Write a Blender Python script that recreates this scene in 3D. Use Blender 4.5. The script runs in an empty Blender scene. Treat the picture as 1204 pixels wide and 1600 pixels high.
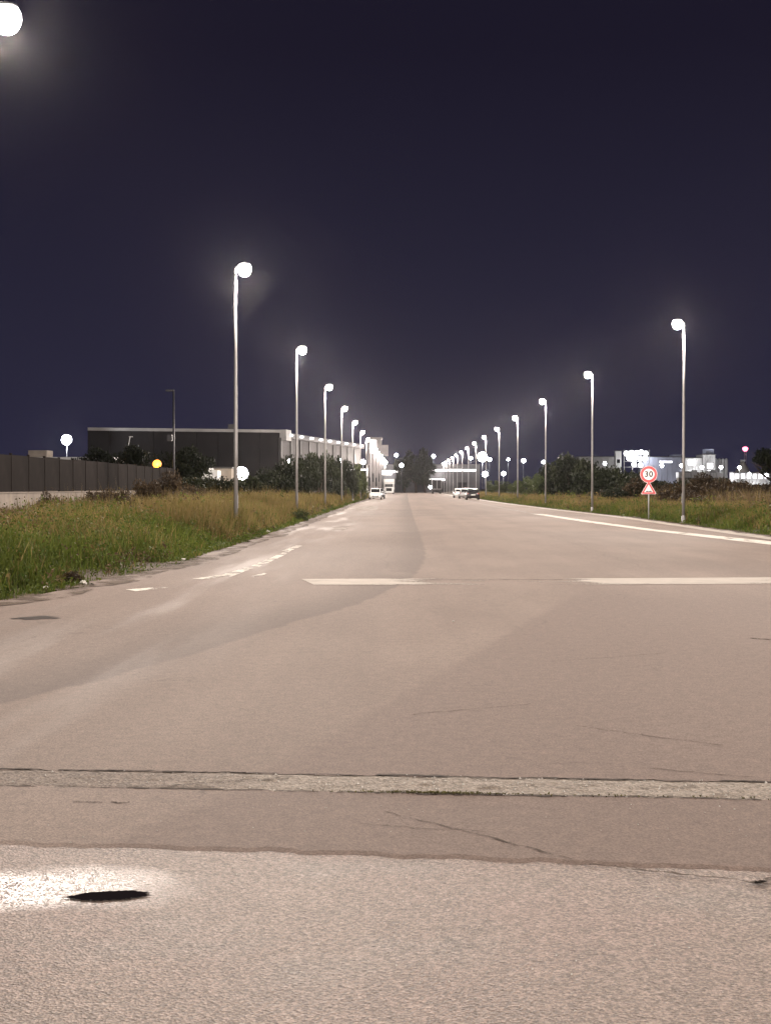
import bpy, bmesh, math, random
import numpy as np
from mathutils import Vector, Matrix

random.seed(7)
rng = np.random.default_rng(11)
R = math.radians
sc = bpy.context.scene
C = sc.collection

# ------------------------------------------------------------------ camera
CAM_H = 1.6
cd = bpy.data.cameras.new('camera')
cam = bpy.data.objects.new('camera', cd)
C.objects.link(cam)
cd.sensor_fit = 'VERTICAL'
cd.sensor_height = 24.0
cd.lens = 24.0 * 2170 / 1600
cd.clip_start = 0.1
cd.clip_end = 4000
cam.location = (0, 0, CAM_H)
cam.rotation_euler = (R(90 - 1.003), 0, R(0.871))
sc.camera = cam

# ------------------------------------------------------------------ night sky
w = bpy.data.worlds.new('World')
sc.world = w
w.use_nodes = True
nt = w.node_tree
nt.nodes.clear()
out = nt.nodes.new('ShaderNodeOutputWorld')
bg = nt.nodes.new('ShaderNodeBackground')
sky = nt.nodes.new('ShaderNodeTexSky')
sky.sky_type = 'NISHITA'
sky.sun_disc = False
sky.sun_elevation = R(-9)
sky.sun_rotation = R(200)
tc = nt.nodes.new('ShaderNodeTexCoord')
sep = nt.nodes.new('ShaderNodeSeparateXYZ')
ramp = nt.nodes.new('ShaderNodeValToRGB')       # town glow low down, dark blue overhead
nt.links.new(tc.outputs['Generated'], sep.inputs[0])
nt.links.new(sep.outputs['Z'], ramp.inputs['Fac'])
cr = ramp.color_ramp
cr.elements[0].position = 0.0
cr.elements[0].color = (0.27, 0.255, 0.54, 1)
cr.elements[1].position = 0.30
cr.elements[1].color = (0.130, 0.108, 0.240, 1)
e = cr.elements.new(0.10); e.color = (0.23, 0.21, 0.44, 1)
e = cr.elements.new(0.75); e.color = (0.10, 0.085, 0.19, 1)
mixn = nt.nodes.new('ShaderNodeMixRGB')
mixn.blend_type = 'ADD'
mixn.inputs['Fac'].default_value = 0.3
nt.links.new(ramp.outputs['Color'], mixn.inputs['Color1'])
nt.links.new(sky.outputs['Color'], mixn.inputs['Color2'])
nt.links.new(mixn.outputs[0], bg.inputs['Color'])
bg.inputs['Strength'].default_value = 0.085
nt.links.new(bg.outputs[0], out.inputs['Surface'])

sc.view_settings.view_transform = 'Standard'
sc.view_settings.look = 'None'
sc.view_settings.gamma = 1.0
sc.view_settings.use_curve_mapping = False
sc.view_settings.exposure = 0.0

cy = sc.cycles
cy.use_denoising = True
try:
    cy.denoiser = 'OPENIMAGEDENOISE'
except Exception:
    pass
cy.max_bounces = 4
cy.diffuse_bounces = 2
cy.glossy_bounces = 2
cy.transmission_bounces = 2
cy.volume_bounces = 0
cy.transparent_max_bounces = 8
cy.sample_clamp_indirect = 4
cy.caustics_reflective = False
cy.caustics_refractive = False
cy.use_light_tree = True
cy.use_adaptive_sampling = True
cy.adaptive_threshold = 0.02

LAMP_W = 14000.0          # street lamp output
LAMP_COL = (1.0, 0.875, 0.775)
HAZE_D = 0.000026

# ------------------------------------------------------------------ helpers
def at(px, py, Y):
    """a spot seen in the photograph at (px, py), standing Y metres down the road"""
    return Vector(((px - 635) / 2170 * Y, Y, CAM_H + (762 - py) / 2170 * Y))

def tag(o, label=None, cat=None, group=None, kind=None):
    if label: o['label'] = label
    if cat: o['category'] = cat
    if group: o['group'] = group
    if kind: o['kind'] = kind
    return o

def empty(name, loc, rz=0, label=None, cat=None, group=None):
    o = bpy.data.objects.new(name, None)
    o.empty_display_size = 0.2
    o.location = loc
    o.rotation_euler = (0, 0, rz)
    C.objects.link(o)
    return tag(o, label, cat, group)

def link(name, me, parent=None, loc=None, rz=None, scale=None):
    o = bpy.data.objects.new(name, me)
    C.objects.link(o)
    if parent is not None: o.parent = parent
    if loc is not None: o.location = loc
    if rz is not None: o.rotation_euler = (0, 0, rz)
    if scale is not None: o.scale = scale
    return o

def copy_tree(o, parent=None):
    c = o.copy()
    C.objects.link(c)
    c.parent = parent
    for ch in list(o.children):
        copy_tree(ch, c)
    return c

class MB:
    def __init__(s): s.v = []; s.f = []
    def add(s, vs, fs):
        n = len(s.v)
        s.v += [tuple(v) for v in vs]
        s.f += [tuple(i + n for i in f) for f in fs]
        return s
    def box(s, x0, x1, y0, y1, z0, z1):
        return s.add([(x0,y0,z0),(x1,y0,z0),(x1,y1,z0),(x0,y1,z0),(x0,y0,z1),(x1,y0,z1),(x1,y1,z1),(x0,y1,z1)],
                     [(0,3,2,1),(4,5,6,7),(0,1,5,4),(1,2,6,5),(2,3,7,6),(3,0,4,7)])
    def tube(s, pts, rad, n=10, cap=True):
        pts = [Vector(p) for p in pts]
        if not hasattr(rad, '__len__'): rad = [rad] * len(pts)
        vs = []; fs = []
        for i, p in enumerate(pts):
            d = (pts[min(i+1, len(pts)-1)] - pts[max(i-1, 0)]).normalized()
            a = Vector((1,0,0)) if abs(d.x) < 0.9 else Vector((0,1,0))
            u = d.cross(a).normalized(); v = d.cross(u)
            for k in range(n):
                t = 2 * math.pi * k / n
                vs.append(p + (u * math.cos(t) + v * math.sin(t)) * rad[i])
        for i in range(len(pts) - 1):
            for k in range(n):
                fs.append((i*n+k, i*n+(k+1)%n, (i+1)*n+(k+1)%n, (i+1)*n+k))
        if cap:
            fs.append(tuple(range(n)[::-1])); fs.append(tuple((len(pts)-1)*n + k for k in range(n)))
        return s.add(vs, fs)
    def lathe(s, prof, c=(0,0,0), n=16, axis='Z', sx=1.0, sy=1.0):
        vs = []; fs = []
        for (r, h) in prof:
            for k in range(n):
                t = 2 * math.pi * k / n
                a, b = r * math.cos(t) * sx, r * math.sin(t) * sy
                if axis == 'Z': vs.append((c[0]+a, c[1]+b, c[2]+h))
                elif axis == 'X': vs.append((c[0]+h, c[1]+a, c[2]+b))
                else: vs.append((c[0]+a, c[1]+h, c[2]+b))
        for i in range(len(prof) - 1):
            for k in range(n):
                fs.append((i*n+k, i*n+(k+1)%n, (i+1)*n+(k+1)%n, (i+1)*n+k))
        fs.append(tuple(range(n)[::-1])); fs.append(tuple((len(prof)-1)*n + k for k in range(n)))
        return s.add(vs, fs)
    def prism(s, poly, y0, y1):           # polygon in x,z pushed along y
        n = len(poly)
        vs = [(x, y0, z) for x, z in poly] + [(x, y1, z) for x, z in poly]
        fs = [tuple(range(n)), tuple(range(2*n-1, n-1, -1))] + [(i, (i+n), (i+1)%n+n, (i+1)%n) for i in range(n)]
        return s.add(vs, fs)
    def mesh(s, name, mat, smooth=False, bevel=0):
        me = bpy.data.meshes.new(name)
        me.from_pydata(s.v, [], s.f)
        bm = bmesh.new(); bm.from_mesh(me)
        bmesh.ops.recalc_face_normals(bm, faces=bm.faces)
        if bevel:
            bmesh.ops.bevel(bm, geom=bm.edges[:], offset=bevel, segments=2, affect='EDGES', clamp_overlap=True)
        bm.to_mesh(me); bm.free()
        if mat: me.materials.append(mat)
        if smooth:
            me.polygons.foreach_set('use_smooth', [True] * len(me.polygons))
        me.update()
        return me
    def build(s, name, mat, parent=None, smooth=False, bevel=0, **k):
        return link(name, s.mesh(name, mat, smooth, bevel), parent, **k)

def tri_mesh(name, v, f, mat, col=None):
    """fast mesh from numpy triangles, with an optional per-vertex colour"""
    me = bpy.data.meshes.new(name)
    nv, nf = len(v), len(f)
    me.vertices.add(nv); me.vertices.foreach_set('co', np.ascontiguousarray(v, dtype=np.float32).ravel())
    me.loops.add(nf * 3); me.loops.foreach_set('vertex_index', np.ascontiguousarray(f, dtype=np.int32).ravel())
    me.polygons.add(nf)
    me.polygons.foreach_set('loop_start', np.arange(0, nf * 3, 3, dtype=np.int32))
    if col is not None:
        ca = me.color_attributes.new('tint', 'FLOAT_COLOR', 'POINT')
        c4 = np.ones((nv, 4), dtype=np.float32); c4[:, :3] = col
        ca.data.foreach_set('color', c4.ravel())
    me.materials.append(mat)
    me.update(calc_edges=True)
    me.validate()
    return me

def vnoise(x, y, seed=0):
    """smooth value noise, numpy"""
    xi = np.floor(x).astype(np.int64); yi = np.floor(y).astype(np.int64)
    def h(a, b):
        n = (a * 374761393 + b * 668265263 + seed * 974711) & 0x7fffffff
        n = ((n ^ (n >> 13)) * 1274126177) & 0x7fffffff
        return ((n ^ (n >> 16)) & 0xffff) / 65535.0
    fx = x - xi; fy = y - yi
    fx = fx * fx * (3 - 2 * fx); fy = fy * fy * (3 - 2 * fy)
    return (h(xi, yi) * (1-fx) + h(xi+1, yi) * fx) * (1-fy) + (h(xi, yi+1) * (1-fx) + h(xi+1, yi+1) * fx) * fy

# ------------------------------------------------------------------ materials
def N(t, kind, **k):
    n = t.nodes.new(kind)
    for a, b in k.items(): setattr(n, a, b)
    return n

def pbr(name, col, rough=0.6, metal=0.0, var=0.15, scale=4.0, bump=0.0, bscale=40.0, spec=0.5):
    m = bpy.data.materials.new(name); m.use_nodes = True
    t = m.node_tree; b = t.nodes['Principled BSDF']
    tc = N(t, 'ShaderNodeTexCoord'); no = N(t, 'ShaderNodeTexNoise')
    no.inputs['Scale'].default_value = scale; no.inputs['Detail'].default_value = 5
    t.links.new(tc.outputs['Object'], no.inputs['Vector'])
    rp = N(t, 'ShaderNodeValToRGB')
    rp.color_ramp.elements[0].position = 0.3; rp.color_ramp.elements[1].position = 0.72
    rp.color_ramp.elements[0].color = tuple(c * (1 - var) for c in col) + (1,)
    rp.color_ramp.elements[1].color = tuple(min(1, c * (1 + var)) for c in col) + (1,)
    t.links.new(no.outputs['Fac'], rp.inputs['Fac'])
    t.links.new(rp.outputs['Color'], b.inputs['Base Color'])
    b.inputs['Roughness'].default_value = rough
    b.inputs['Metallic'].default_value = metal
    b.inputs['Specular IOR Level'].default_value = spec
    if bump:
        n2 = N(t, 'ShaderNodeTexNoise'); n2.inputs['Scale'].default_value = bscale
        t.links.new(tc.outputs['Object'], n2.inputs['Vector'])
        bp = N(t, 'ShaderNodeBump'); bp.inputs['Strength'].default_value = bump; bp.inputs['Distance'].default_value = 0.02
        t.links.new(n2.outputs['Fac'], bp.inputs['Height']); t.links.new(bp.outputs[0], b.inputs['Normal'])
    return m

def glow(name, col, strength):
    m = bpy.data.materials.new(name); m.use_nodes = True
    t = m.node_tree; b = t.nodes['Principled BSDF']
    b.inputs['Base Color'].default_value = (0.8, 0.8, 0.8, 1)
    b.inputs['Emission Color'].default_value = col + (1,)
    b.inputs['Emission Strength'].default_value = strength
    return m

def leafmat(name, rough=0.6, gain=1.0):
    m = bpy.data.materials.new(name); m.use_nodes = True
    t = m.node_tree; b = t.nodes['Principled BSDF']
    a = N(t, 'ShaderNodeAttribute'); a.attribute_name = 'tint'
    t.links.new(a.outputs['Color'], b.inputs['Base Color'])
    b.inputs['Roughness'].default_value = rough
    b.inputs['Specular IOR Level'].default_value = 0.25
    tr = N(t, 'ShaderNodeBsdfTranslucent'); t.links.new(a.outputs['Color'], tr.inputs['Color'])
    mx = N(t, 'ShaderNodeMixShader'); mx.inputs[0].default_value = 0.3
    t.links.new(b.outputs[0], mx.inputs[1]); t.links.new(tr.outputs[0], mx.inputs[2])
    t.links.new(mx.outputs[0], t.nodes['Material Output'].inputs['Surface'])
    return m

def math_n(t, op, a, b=None, c=None, clamp=False):
    n = N(t, 'ShaderNodeMath', operation=op); n.use_clamp = clamp
    for i, v in enumerate((a, b, c)):
        if v is None: continue
        if isinstance(v, (int, float)): n.inputs[i].default_value = v
        else: t.links.new(v, n.inputs[i])
    return n.outputs[0]

def sstep(t, v, lo, hi):
    n = N(t, 'ShaderNodeMapRange', interpolation_type='SMOOTHSTEP')
    t.links.new(v, n.inputs['Value'])
    n.inputs['From Min'].default_value = lo; n.inputs['From Max'].default_value = hi
    return n.outputs['Result']

def mixc(t, f, a, b, blend='MIX'):
    n = N(t, 'ShaderNodeMixRGB', blend_type=blend)
    for i, v in enumerate((f, a, b)):
        if isinstance(v, (int, float)): n.inputs[i].default_value = v
        elif isinstance(v, tuple): n.inputs[i].default_value = v + (1,)
        else: t.links.new(v, n.inputs[i])
    return n.outputs[0]

def noise(t, vec, scale, detail=4, rough=0.55):
    n = N(t, 'ShaderNodeTexNoise'); n.inputs['Scale'].default_value = scale
    n.inputs['Detail'].default_value = detail; n.inputs['Roughness'].default_value = rough
    t.links.new(vec, n.inputs['Vector']); return n.outputs['Fac']

def vscale(t, vec, s):
    n = N(t, 'ShaderNodeVectorMath', operation='MULTIPLY'); t.links.new(vec, n.inputs[0]); n.inputs[1].default_value = s
    return n.outputs[0]

def asphalt(name, kind):
    """kind: 'far' (driving surface), 'mid' (relaid band), 'apron' (coarse junction surface), 'trench'"""
    m = bpy.data.materials.new(name); m.use_nodes = True
    t = m.node_tree; b = t.nodes['Principled BSDF']
    g = N(t, 'ShaderNodeNewGeometry'); P = g.outputs['Position']
    s = N(t, 'ShaderNodeSeparateXYZ'); t.links.new(P, s.inputs[0]); X, Y = s.outputs['X'], s.outputs['Y']
    light, dark = (0.235, 0.180, 0.149), (0.192, 0.143, 0.118)
    big = noise(t, vscale(t, P, (0.5, 0.16, 1)), 1.0, 5)
    col = mixc(t, sstep(t, big, 0.35, 0.68), light, dark)
    fine = noise(t, P, 70 if kind != 'apron' else 40, 3, 0.7)
    vo = N(t, 'ShaderNodeTexVoronoi'); vo.inputs['Scale'].default_value = {'apron': 95, 'trench': 60}.get(kind, 120)
    t.links.new(P, vo.inputs['Vector'])
    grit = N(t, 'ShaderNodeSeparateColor'); t.links.new(vo.outputs['Color'], grit.inputs[0])
    amp = {'apron': 0.6, 'trench': 0.6}.get(kind, 0.5)
    lo = 1 - amp * 0.55
    gv = N(t, 'ShaderNodeMapRange'); t.links.new(grit.outputs[0], gv.inputs['Value'])
    gv.inputs['To Min'].default_value = lo; gv.inputs['To Max'].default_value = 1 + amp * 0.6
    fv = N(t, 'ShaderNodeMapRange'); t.links.new(fine, fv.inputs['Value'])
    fv.inputs['To Min'].default_value = 0.72; fv.inputs['To Max'].default_value = 1.28
    rough = None
    if kind == 'far':
        # the sweeping edge of the older lane: dark band on its left side
        fc = N(t, 'ShaderNodeFloatCurve'); cu = fc.mapping.curves[0]
        pts = [(-4.2, 8.0), (-3.0, 10.3), (-2.4, 12), (-1.39, 16.3), (-.34, 21.3), (.34, 29.4), (.45, 45), (.4, 60), (.3, 124), (.2, 160)]
        nrm = [((y) / 160.0, (x + 5) / 10.0) for x, y in pts]
        cu.points[0].location = nrm[0]; cu.points[1].location = nrm[-1]
        for p in nrm[1:-1]: cu.points.new(*p)
        fc.mapping.update()
        t.links.new(math_n(t, 'DIVIDE', Y, 160.0, clamp=True), fc.inputs['Value'])
        gx = math_n(t, 'SUBTRACT', math_n(t, 'MULTIPLY', fc.outputs[0], 10.0), 5.0)
        wob = math_n(t, 'MULTIPLY', math_n(t, 'SUBTRACT', noise(t, P, 1.6, 4), 0.5), 0.28)
        dx = math_n(t, 'ADD', math_n(t, 'SUBTRACT', X, gx), wob)
        left = math_n(t, 'SUBTRACT', 1.0, sstep(t, dx, -0.05, 0.06))
        band = math_n(t, 'MULTIPLY', left, sstep(t, dx, -1.4, -0.03))
        bn = math_n(t, 'MULTIPLY', band, sstep(t, noise(t, vscale(t, P, (0.6, 0.25, 1)), 1.3, 3), 0.10, 0.5))
        col = mixc(t, math_n(t, 'MULTIPLY', bn, 0.9), col, (0.105, 0.074, 0.060))
        grey = math_n(t, 'MULTIPLY', left, 0.3)
        col = mixc(t, grey, col, (0.222, 0.180, 0.158))
        tk = sstep(t, noise(t, vscale(t, P, (1.1, 0.022, 1)), 1.0, 4), 0.36, 0.66)
        col = mixc(t, math_n(t, 'MULTIPLY', tk, 0.28), col, (0.150, 0.112, 0.093))
        # newer pass to the right of the straight seam
        seam = math_n(t, 'SUBTRACT', X, math_n(t, 'ADD', math_n(t, 'MULTIPLY', Y, 0.2545), -2.77))
        seam = math_n(t, 'ADD', seam, math_n(t, 'MULTIPLY', wob, 0.5))
        sm = math_n(t, 'MULTIPLY', sstep(t, seam, -0.08, 0.10), math_n(t, 'SUBTRACT', 1.0, sstep(t, Y, 19, 24)))
        col = mixc(t, math_n(t, 'MULTIPLY', sm, 0.8), col, (0.176, 0.128, 0.107))
        # damp, grey, tyre-polished streaks towards the left edge
        st = sstep(t, noise(t, vscale(t, P, (1.3, 0.12, 1)), 1.0, 4), 0.46, 0.66)
        lf = math_n(t, 'SUBTRACT', 1.0, sstep(t, X, -3.2, -1.2))
        wet = math_n(t, 'MULTIPLY', st, lf)
        col = mixc(t, math_n(t, 'MULTIPLY', wet, 0.18), col, (0.25, 0.210, 0.185))
        rr = N(t, 'ShaderNodeMapRange'); t.links.new(wet, rr.inputs['Value'])
        rr.inputs['To Min'].default_value = 0.82; rr.inputs['To Max'].default_value = 0.68
        rough = rr.outputs[0]
        # patches cut and relaid across the carriageway
        br = N(t, 'ShaderNodeTexBrick'); br.inputs['Scale'].default_value = 1.0
        br.offset = 0.37; br.inputs['Brick Width'].default_value = 5.2; br.inputs['Row Height'].default_value = 26.0
        br.inputs['Mortar Size'].default_value = 0.03; br.inputs['Mortar Smooth'].default_value = 0.4
        br.inputs['Color1'].default_value = (0.93, 0.93, 0.93, 1); br.inputs['Color2'].default_value = (1.07, 1.06, 1.05, 1)
        br.inputs['Mortar'].default_value = (0.86, 0.85, 0.84, 1)
        dist = N(t, 'ShaderNodeVectorMath', operation='ADD'); t.links.new(P, dist.inputs[0])
        nz = N(t, 'ShaderNodeTexNoise'); nz.inputs['Scale'].default_value = 0.4; t.links.new(P, nz.inputs['Vector'])
        t.links.new(vscale(t, nz.outputs['Color'], (0.9, 2.2, 0)), dist.inputs[1]); t.links.new(dist.outputs[0], br.inputs['Vector'])
        far_only = sstep(t, Y, 24, 30)
        col = mixc(t, far_only, col, mixc(t, 1.0, col, br.outputs['Color'], 'MULTIPLY'))
    elif kind == 'mid':
        seam = math_n(t, 'SUBTRACT', X, math_n(t, 'ADD', math_n(t, 'MULTIPLY', Y, 0.40), -3.82))
        seam = math_n(t, 'ADD', seam, math_n(t, 'MULTIPLY', math_n(t, 'SUBTRACT', noise(t, P, 3, 4), 0.5), 0.35))
        col = mixc(t, math_n(t, 'MULTIPLY', sstep(t, seam, -0.12, 0.12), 0.85), col, (0.168, 0.122, 0.101))
        rough = 0.8
    elif kind == 'apron':
        col = mixc(t, 0.35, col, (0.215, 0.168, 0.142))
        pk = sstep(t, noise(t, P, 0.55, 3), 0.42, 0.66)
        col = mixc(t, math_n(t, 'MULTIPLY', pk, 0.4), col, (0.240, 0.162, 0.138))
        gr = sstep(t, noise(t, P, 0.8, 3), 0.50, 0.68)
        col = mixc(t, math_n(t, 'MULTIPLY', gr, 0.5), col, (0.205, 0.185, 0.168))
        # damp patch round the puddle
        dvec = N(t, 'ShaderNodeVectorMath', operation='SUBTRACT'); t.links.new(P, dvec.inputs[0]); dvec.inputs[1].default_value = (-1.52, 5.52, 0)
        ln = N(t, 'ShaderNodeVectorMath', operation='LENGTH'); t.links.new(vscale(t, dvec.outputs[0], (0.62, 1.25, 0)), ln.inputs[0])
        dd = math_n(t, 'ADD', ln.outputs['Value'], math_n(t, 'MULTIPLY', math_n(t, 'SUBTRACT', noise(t, P, 2.2, 5), 0.5), 0.55))
        wet = math_n(t, 'SUBTRACT', 1.0, sstep(t, dd, 0.08, 0.50))
        spk = sstep(t, noise(t, P, 60, 2, 0.7), 0.47, 0.56)
        wets = math_n(t, 'MULTIPLY', wet, math_n(t, 'ADD', math_n(t, 'MULTIPLY', spk, 0.75), 0.25))
        rr = N(t, 'ShaderNodeMapRange'); t.links.new(wet, rr.inputs['Value'])
        rr.inputs['To Min'].default_value = 0.62; rr.inputs['To Max'].default_value = 0.29
        sp = N(t, 'ShaderNodeMapRange'); t.links.new(wets, sp.inputs['Value']); sp.inputs['To Min'].default_value = 0.3; sp.inputs['To Max'].default_value = 1.0; t.links.new(sp.outputs[0], b.inputs['Specular IOR Level']); t.links.new(math_n(t, 'MULTIPLY', math_n(t, 'MULTIPLY', wet, spk), 0.5), b.inputs['Coat Weight']); b.inputs['Coat Roughness'].default_value = 0.27; b.inputs['Coat IOR'].default_value = 1.6
        rough = rr.outputs[0]
    else:
        col = mixc(t, 0.75, col, (0.33, 0.29, 0.245))
        mo = sstep(t, noise(t, P, 6, 5), 0.52, 0.7)
        col = mixc(t, math_n(t, 'MULTIPLY', mo, 0.75), col, (0.150, 0.115, 0.085))
        # the left half is blackened with old tar
        tl = math_n(t, 'SUBTRACT', 1.0, sstep(t, math_n(t, 'ADD', X, math_n(t, 'MULTIPLY', noise(t, P, 3, 4), 0.8)), -1.0, -0.2))
        col = mixc(t, math_n(t, 'MULTIPLY', tl, 0.6), col, (0.175, 0.135, 0.112))
        rough = 0.8
    if kind != 'trench':
        cx = N(t, 'ShaderNodeTexVoronoi', feature='DISTANCE_TO_EDGE'); cx.inputs['Scale'].default_value = 0.42
        d2 = N(t, 'ShaderNodeVectorMath', operation='ADD'); t.links.new(P, d2.inputs[0])
        n3 = N(t, 'ShaderNodeTexNoise'); n3.inputs['Scale'].default_value = 1.7; n3.inputs['Detail'].default_value = 6; t.links.new(P, n3.inputs['Vector'])
        t.links.new(vscale(t, n3.outputs['Color'], (1.3, 1.3, 0)), d2.inputs[1]); t.links.new(d2.outputs[0], cx.inputs['Vector'])
        crk = math_n(t, 'SUBTRACT', 1.0, sstep(t, cx.outputs['Distance'], 0.001, 0.007))
        crk = math_n(t, 'MULTIPLY', crk, sstep(t, noise(t, P, 0.7, 2), 0.50, 0.62))
        col = mixc(t, math_n(t, 'MULTIPLY', crk, 0.45 if kind == 'mid' else 0.28), col, (0.06, 0.045, 0.038))
    md = N(t, 'ShaderNodeMapRange'); t.links.new(noise(t, P, 9, 5, 0.75), md.inputs['Value'])
    md.inputs['From Min'].default_value = .3; md.inputs['From Max'].default_value = .7; md.inputs['To Min'].default_value = .86; md.inputs['To Max'].default_value = 1.14
    col = mixc(t, 1.0, col, md.outputs[0], 'MULTIPLY')
    col = mixc(t, 1.0, col, gv.outputs[0], 'MULTIPLY')
    col = mixc(t, 1.0, col, fv.outputs[0], 'MULTIPLY')
    t.links.new(col, b.inputs['Base Color'])
    if isinstance(rough, float): b.inputs['Roughness'].default_value = rough
    else: t.links.new(rough, b.inputs['Roughness'])
    b.inputs['Specular IOR Level'].default_value = 0.5 if kind == 'apron' else 0.22
    if kind == 'apron':
        gn = noise(t, P, 75, 3, 0.75)
        wv = N(t, 'ShaderNodeMapRange'); t.links.new(gn, wv.inputs['Value']); wv.inputs['From Min'].default_value = .34; wv.inputs['From Max'].default_value = .66; wv.inputs['To Min'].default_value = .50; wv.inputs['To Max'].default_value = 1.55
        t.links.new(mixc(t, 1.0, col, wv.outputs[0], 'MULTIPLY'), b.inputs['Base Color'])
    hsum = math_n(t, 'ADD', math_n(t, 'MULTIPLY', vo.outputs['Distance'], 0.8), fine)
    bp = N(t, 'ShaderNodeBump'); bp.inputs['Strength'].default_value = {'apron': 0.75, 'trench': 0.9}.get(kind, 0.45)
    bp.inputs['Distance'].default_value = {'apron': 0.008, 'trench': 0.01}.get(kind, 0.004)
    t.links.new(hsum, bp.inputs['Height']); t.links.new(bp.outputs[0], b.inputs['Normal'])
    return m

def paint_mat(name, col, wear, scale=(1, 1, 1), rub=False):
    m = bpy.data.materials.new(name); m.use_nodes = True
    t = m.node_tree; b = t.nodes['Principled BSDF']
    g = N(t, 'ShaderNodeNewGeometry'); P = g.outputs['Position']
    v = mixc(t, sstep(t, noise(t, P, 3, 4), 0.3, 0.7), tuple(c * 0.86 for c in col), col)
    t.links.new(v, b.inputs['Base Color']); b.inputs['Roughness'].default_value = 0.85; b.inputs['Specular IOR Level'].default_value = 0.12
    tr = N(t, 'ShaderNodeBsdfTransparent'); mx = N(t, 'ShaderNodeMixShader')
    f = math_n(t, 'ADD', math_n(t, 'MULTIPLY', noise(t, vscale(t, P, scale), 1.0, 5, 0.6), 0.75), math_n(t, 'MULTIPLY', noise(t, P, 22, 3, 0.7), 0.25))
    if rub:
        sx = N(t, 'ShaderNodeSeparateXYZ'); t.links.new(P, sx.inputs[0])
        a_ = math_n(t, 'MULTIPLY', sstep(t, sx.outputs['X'], -0.6, 0.9), math_n(t, 'SUBTRACT', 1.0, sstep(t, sx.outputs['X'], 2.3, 3.8)))
        f = math_n(t, 'SUBTRACT', f, math_n(t, 'MULTIPLY', a_, 0.24))
    t.links.new(sstep(t, f, wear - 0.07, wear + 0.07), mx.inputs[0])
    t.links.new(tr.outputs[0], mx.inputs[1]); t.links.new(b.outputs[0], mx.inputs[2])
    t.links.new(mx.outputs[0], t.nodes['Material Output'].inputs['Surface'])
    return m

M = {}
M['asph_far'] = asphalt('asphalt_carriageway', 'far')
M['asph_mid'] = asphalt('asphalt_relaid', 'mid')
M['asph_apron'] = asphalt('asphalt_coarse', 'apron')
M['trench'] = asphalt('trench_fill', 'trench')
M['paint'] = paint_mat('white_road_paint', (0.78, 0.73, 0.66), 0.41, (1.6, 1.2, 1))
M['paint_worn'] = paint_mat('worn_road_paint', (0.34, 0.30, 0.27), 0.44, (0.7, 2, 1))
M['gutter'] = pbr('gutter_concrete', (0.44, 0.385, 0.33), 0.8, var=0.3, scale=1.2, bump=0.4, bscale=60)
M['joint'] = pbr('joint_dirt', (0.055, 0.038, 0.028), 0.95, var=0.5, scale=25)
M['sheen_left'] = paint_mat('faint_painted_sheen', (0.36, 0.31, 0.27), 0.46, (1.4, .8, 1))  # pale colour stands in for lights reflected in the wet gutter
M['paint_shard'] = paint_mat('shard_paint', (0.74, 0.69, 0.62), 0.46, (3.2, 1.6, 1))
M['crack'] = paint_mat('crack_dirt', (0.085, 0.062, 0.048), 0.47, (9, 9, 1))
M['moss'] = pbr('moss', (0.10, 0.09, 0.03), 0.95, var=0.4, scale=30)
M['soil'] = pbr('soil', (0.085, 0.062, 0.042), 0.95, var=0.4, scale=0.8, bump=0.6, bscale=6)
M['damp'] = pbr('damp_asphalt', (0.060, 0.046, 0.038), 0.35, var=0.4, scale=5)
M['water'] = pbr('puddle_water', (0.012, 0.009, 0.007), 0.03, var=0.1)
M['steel'] = pbr('galvanised_steel', (0.34, 0.33, 0.33), 0.45, metal=0.35, var=0.12, scale=3)
M['dark_steel'] = pbr('dark_steel', (0.05, 0.05, 0.055), 0.5, metal=0.3)
M['housing'] = pbr('lamp_housing', (0.30, 0.30, 0.31), 0.4, metal=0.4)
M['lens'] = glow('lamp_glass', (1.0, 0.93, 0.86), 30.0)
M['flood'] = glow('flood_glass', (0.94, 0.95, 1.0), 40.0)
M['eave'] = glow('eave_lamp_glass', (0.96, 0.96, 1.0), 5.0)
M['sodium'] = glow('sodium_glass', (1.0, 0.36, 0.05), 4.0)
M['sodium'].node_tree.nodes['Principled BSDF'].inputs['Base Color'].default_value = (0.8, 0.25, 0.02, 1)
M['red_lamp'] = glow('red_lamp', (1.0, 0.16, 0.28), 6.0)
M['strip'] = glow('strip_light', (1.0, 0.97, 0.93), 3.0)
M['window_wall_glow'] = glow('window_and_wall_glow', (0.97, 0.95, 1.0), 2.2)  # serves a real window strip and glow added to lit walls
M['conc'] = pbr('concrete', (0.21, 0.175, 0.145), 0.9, var=0.25, scale=1.5, bump=0.3)
M['fence_panel'] = pbr('fence_panel', (0.014, 0.011, 0.010), 0.95, var=0.25, scale=1.2, spec=0.05)
M['clad'] = pbr('cladding_grey', (0.030, 0.028, 0.029), 0.8, var=0.25, scale=0.2, spec=0.1)
M['clad_dark'] = pbr('cladding_dark', (0.07, 0.065, 0.065), 0.6, var=0.15, scale=0.3)
M['clad_pale'] = pbr('cladding_pale', (0.105, 0.098, 0.10), 0.7, var=0.2, scale=0.3, spec=0.15)
M['trim'] = pbr('pale_trim', (0.40, 0.39, 0.38), 0.6, var=0.2, scale=0.4)
M['white'] = pbr('white_trim', (0.78, 0.77, 0.75), 0.5, var=0.06)
M['blue_clad'] = pbr('cladding_blue_grey', (0.36, 0.38, 0.48), 0.55, var=0.1, scale=0.2)
M['brick'] = pbr('pale_render', (0.42, 0.36, 0.30), 0.85, var=0.2, scale=1)
M['bark'] = pbr('bark', (0.07, 0.05, 0.04), 0.95, var=0.3, scale=8, bump=0.6)
M['grass'] = leafmat('grass_blades', 0.6)
M['leaf'] = leafmat('leaves', 0.55)
M['car_white'] = pbr('car_paint_white', (0.75, 0.75, 0.75), 0.25, var=0.02)
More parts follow.
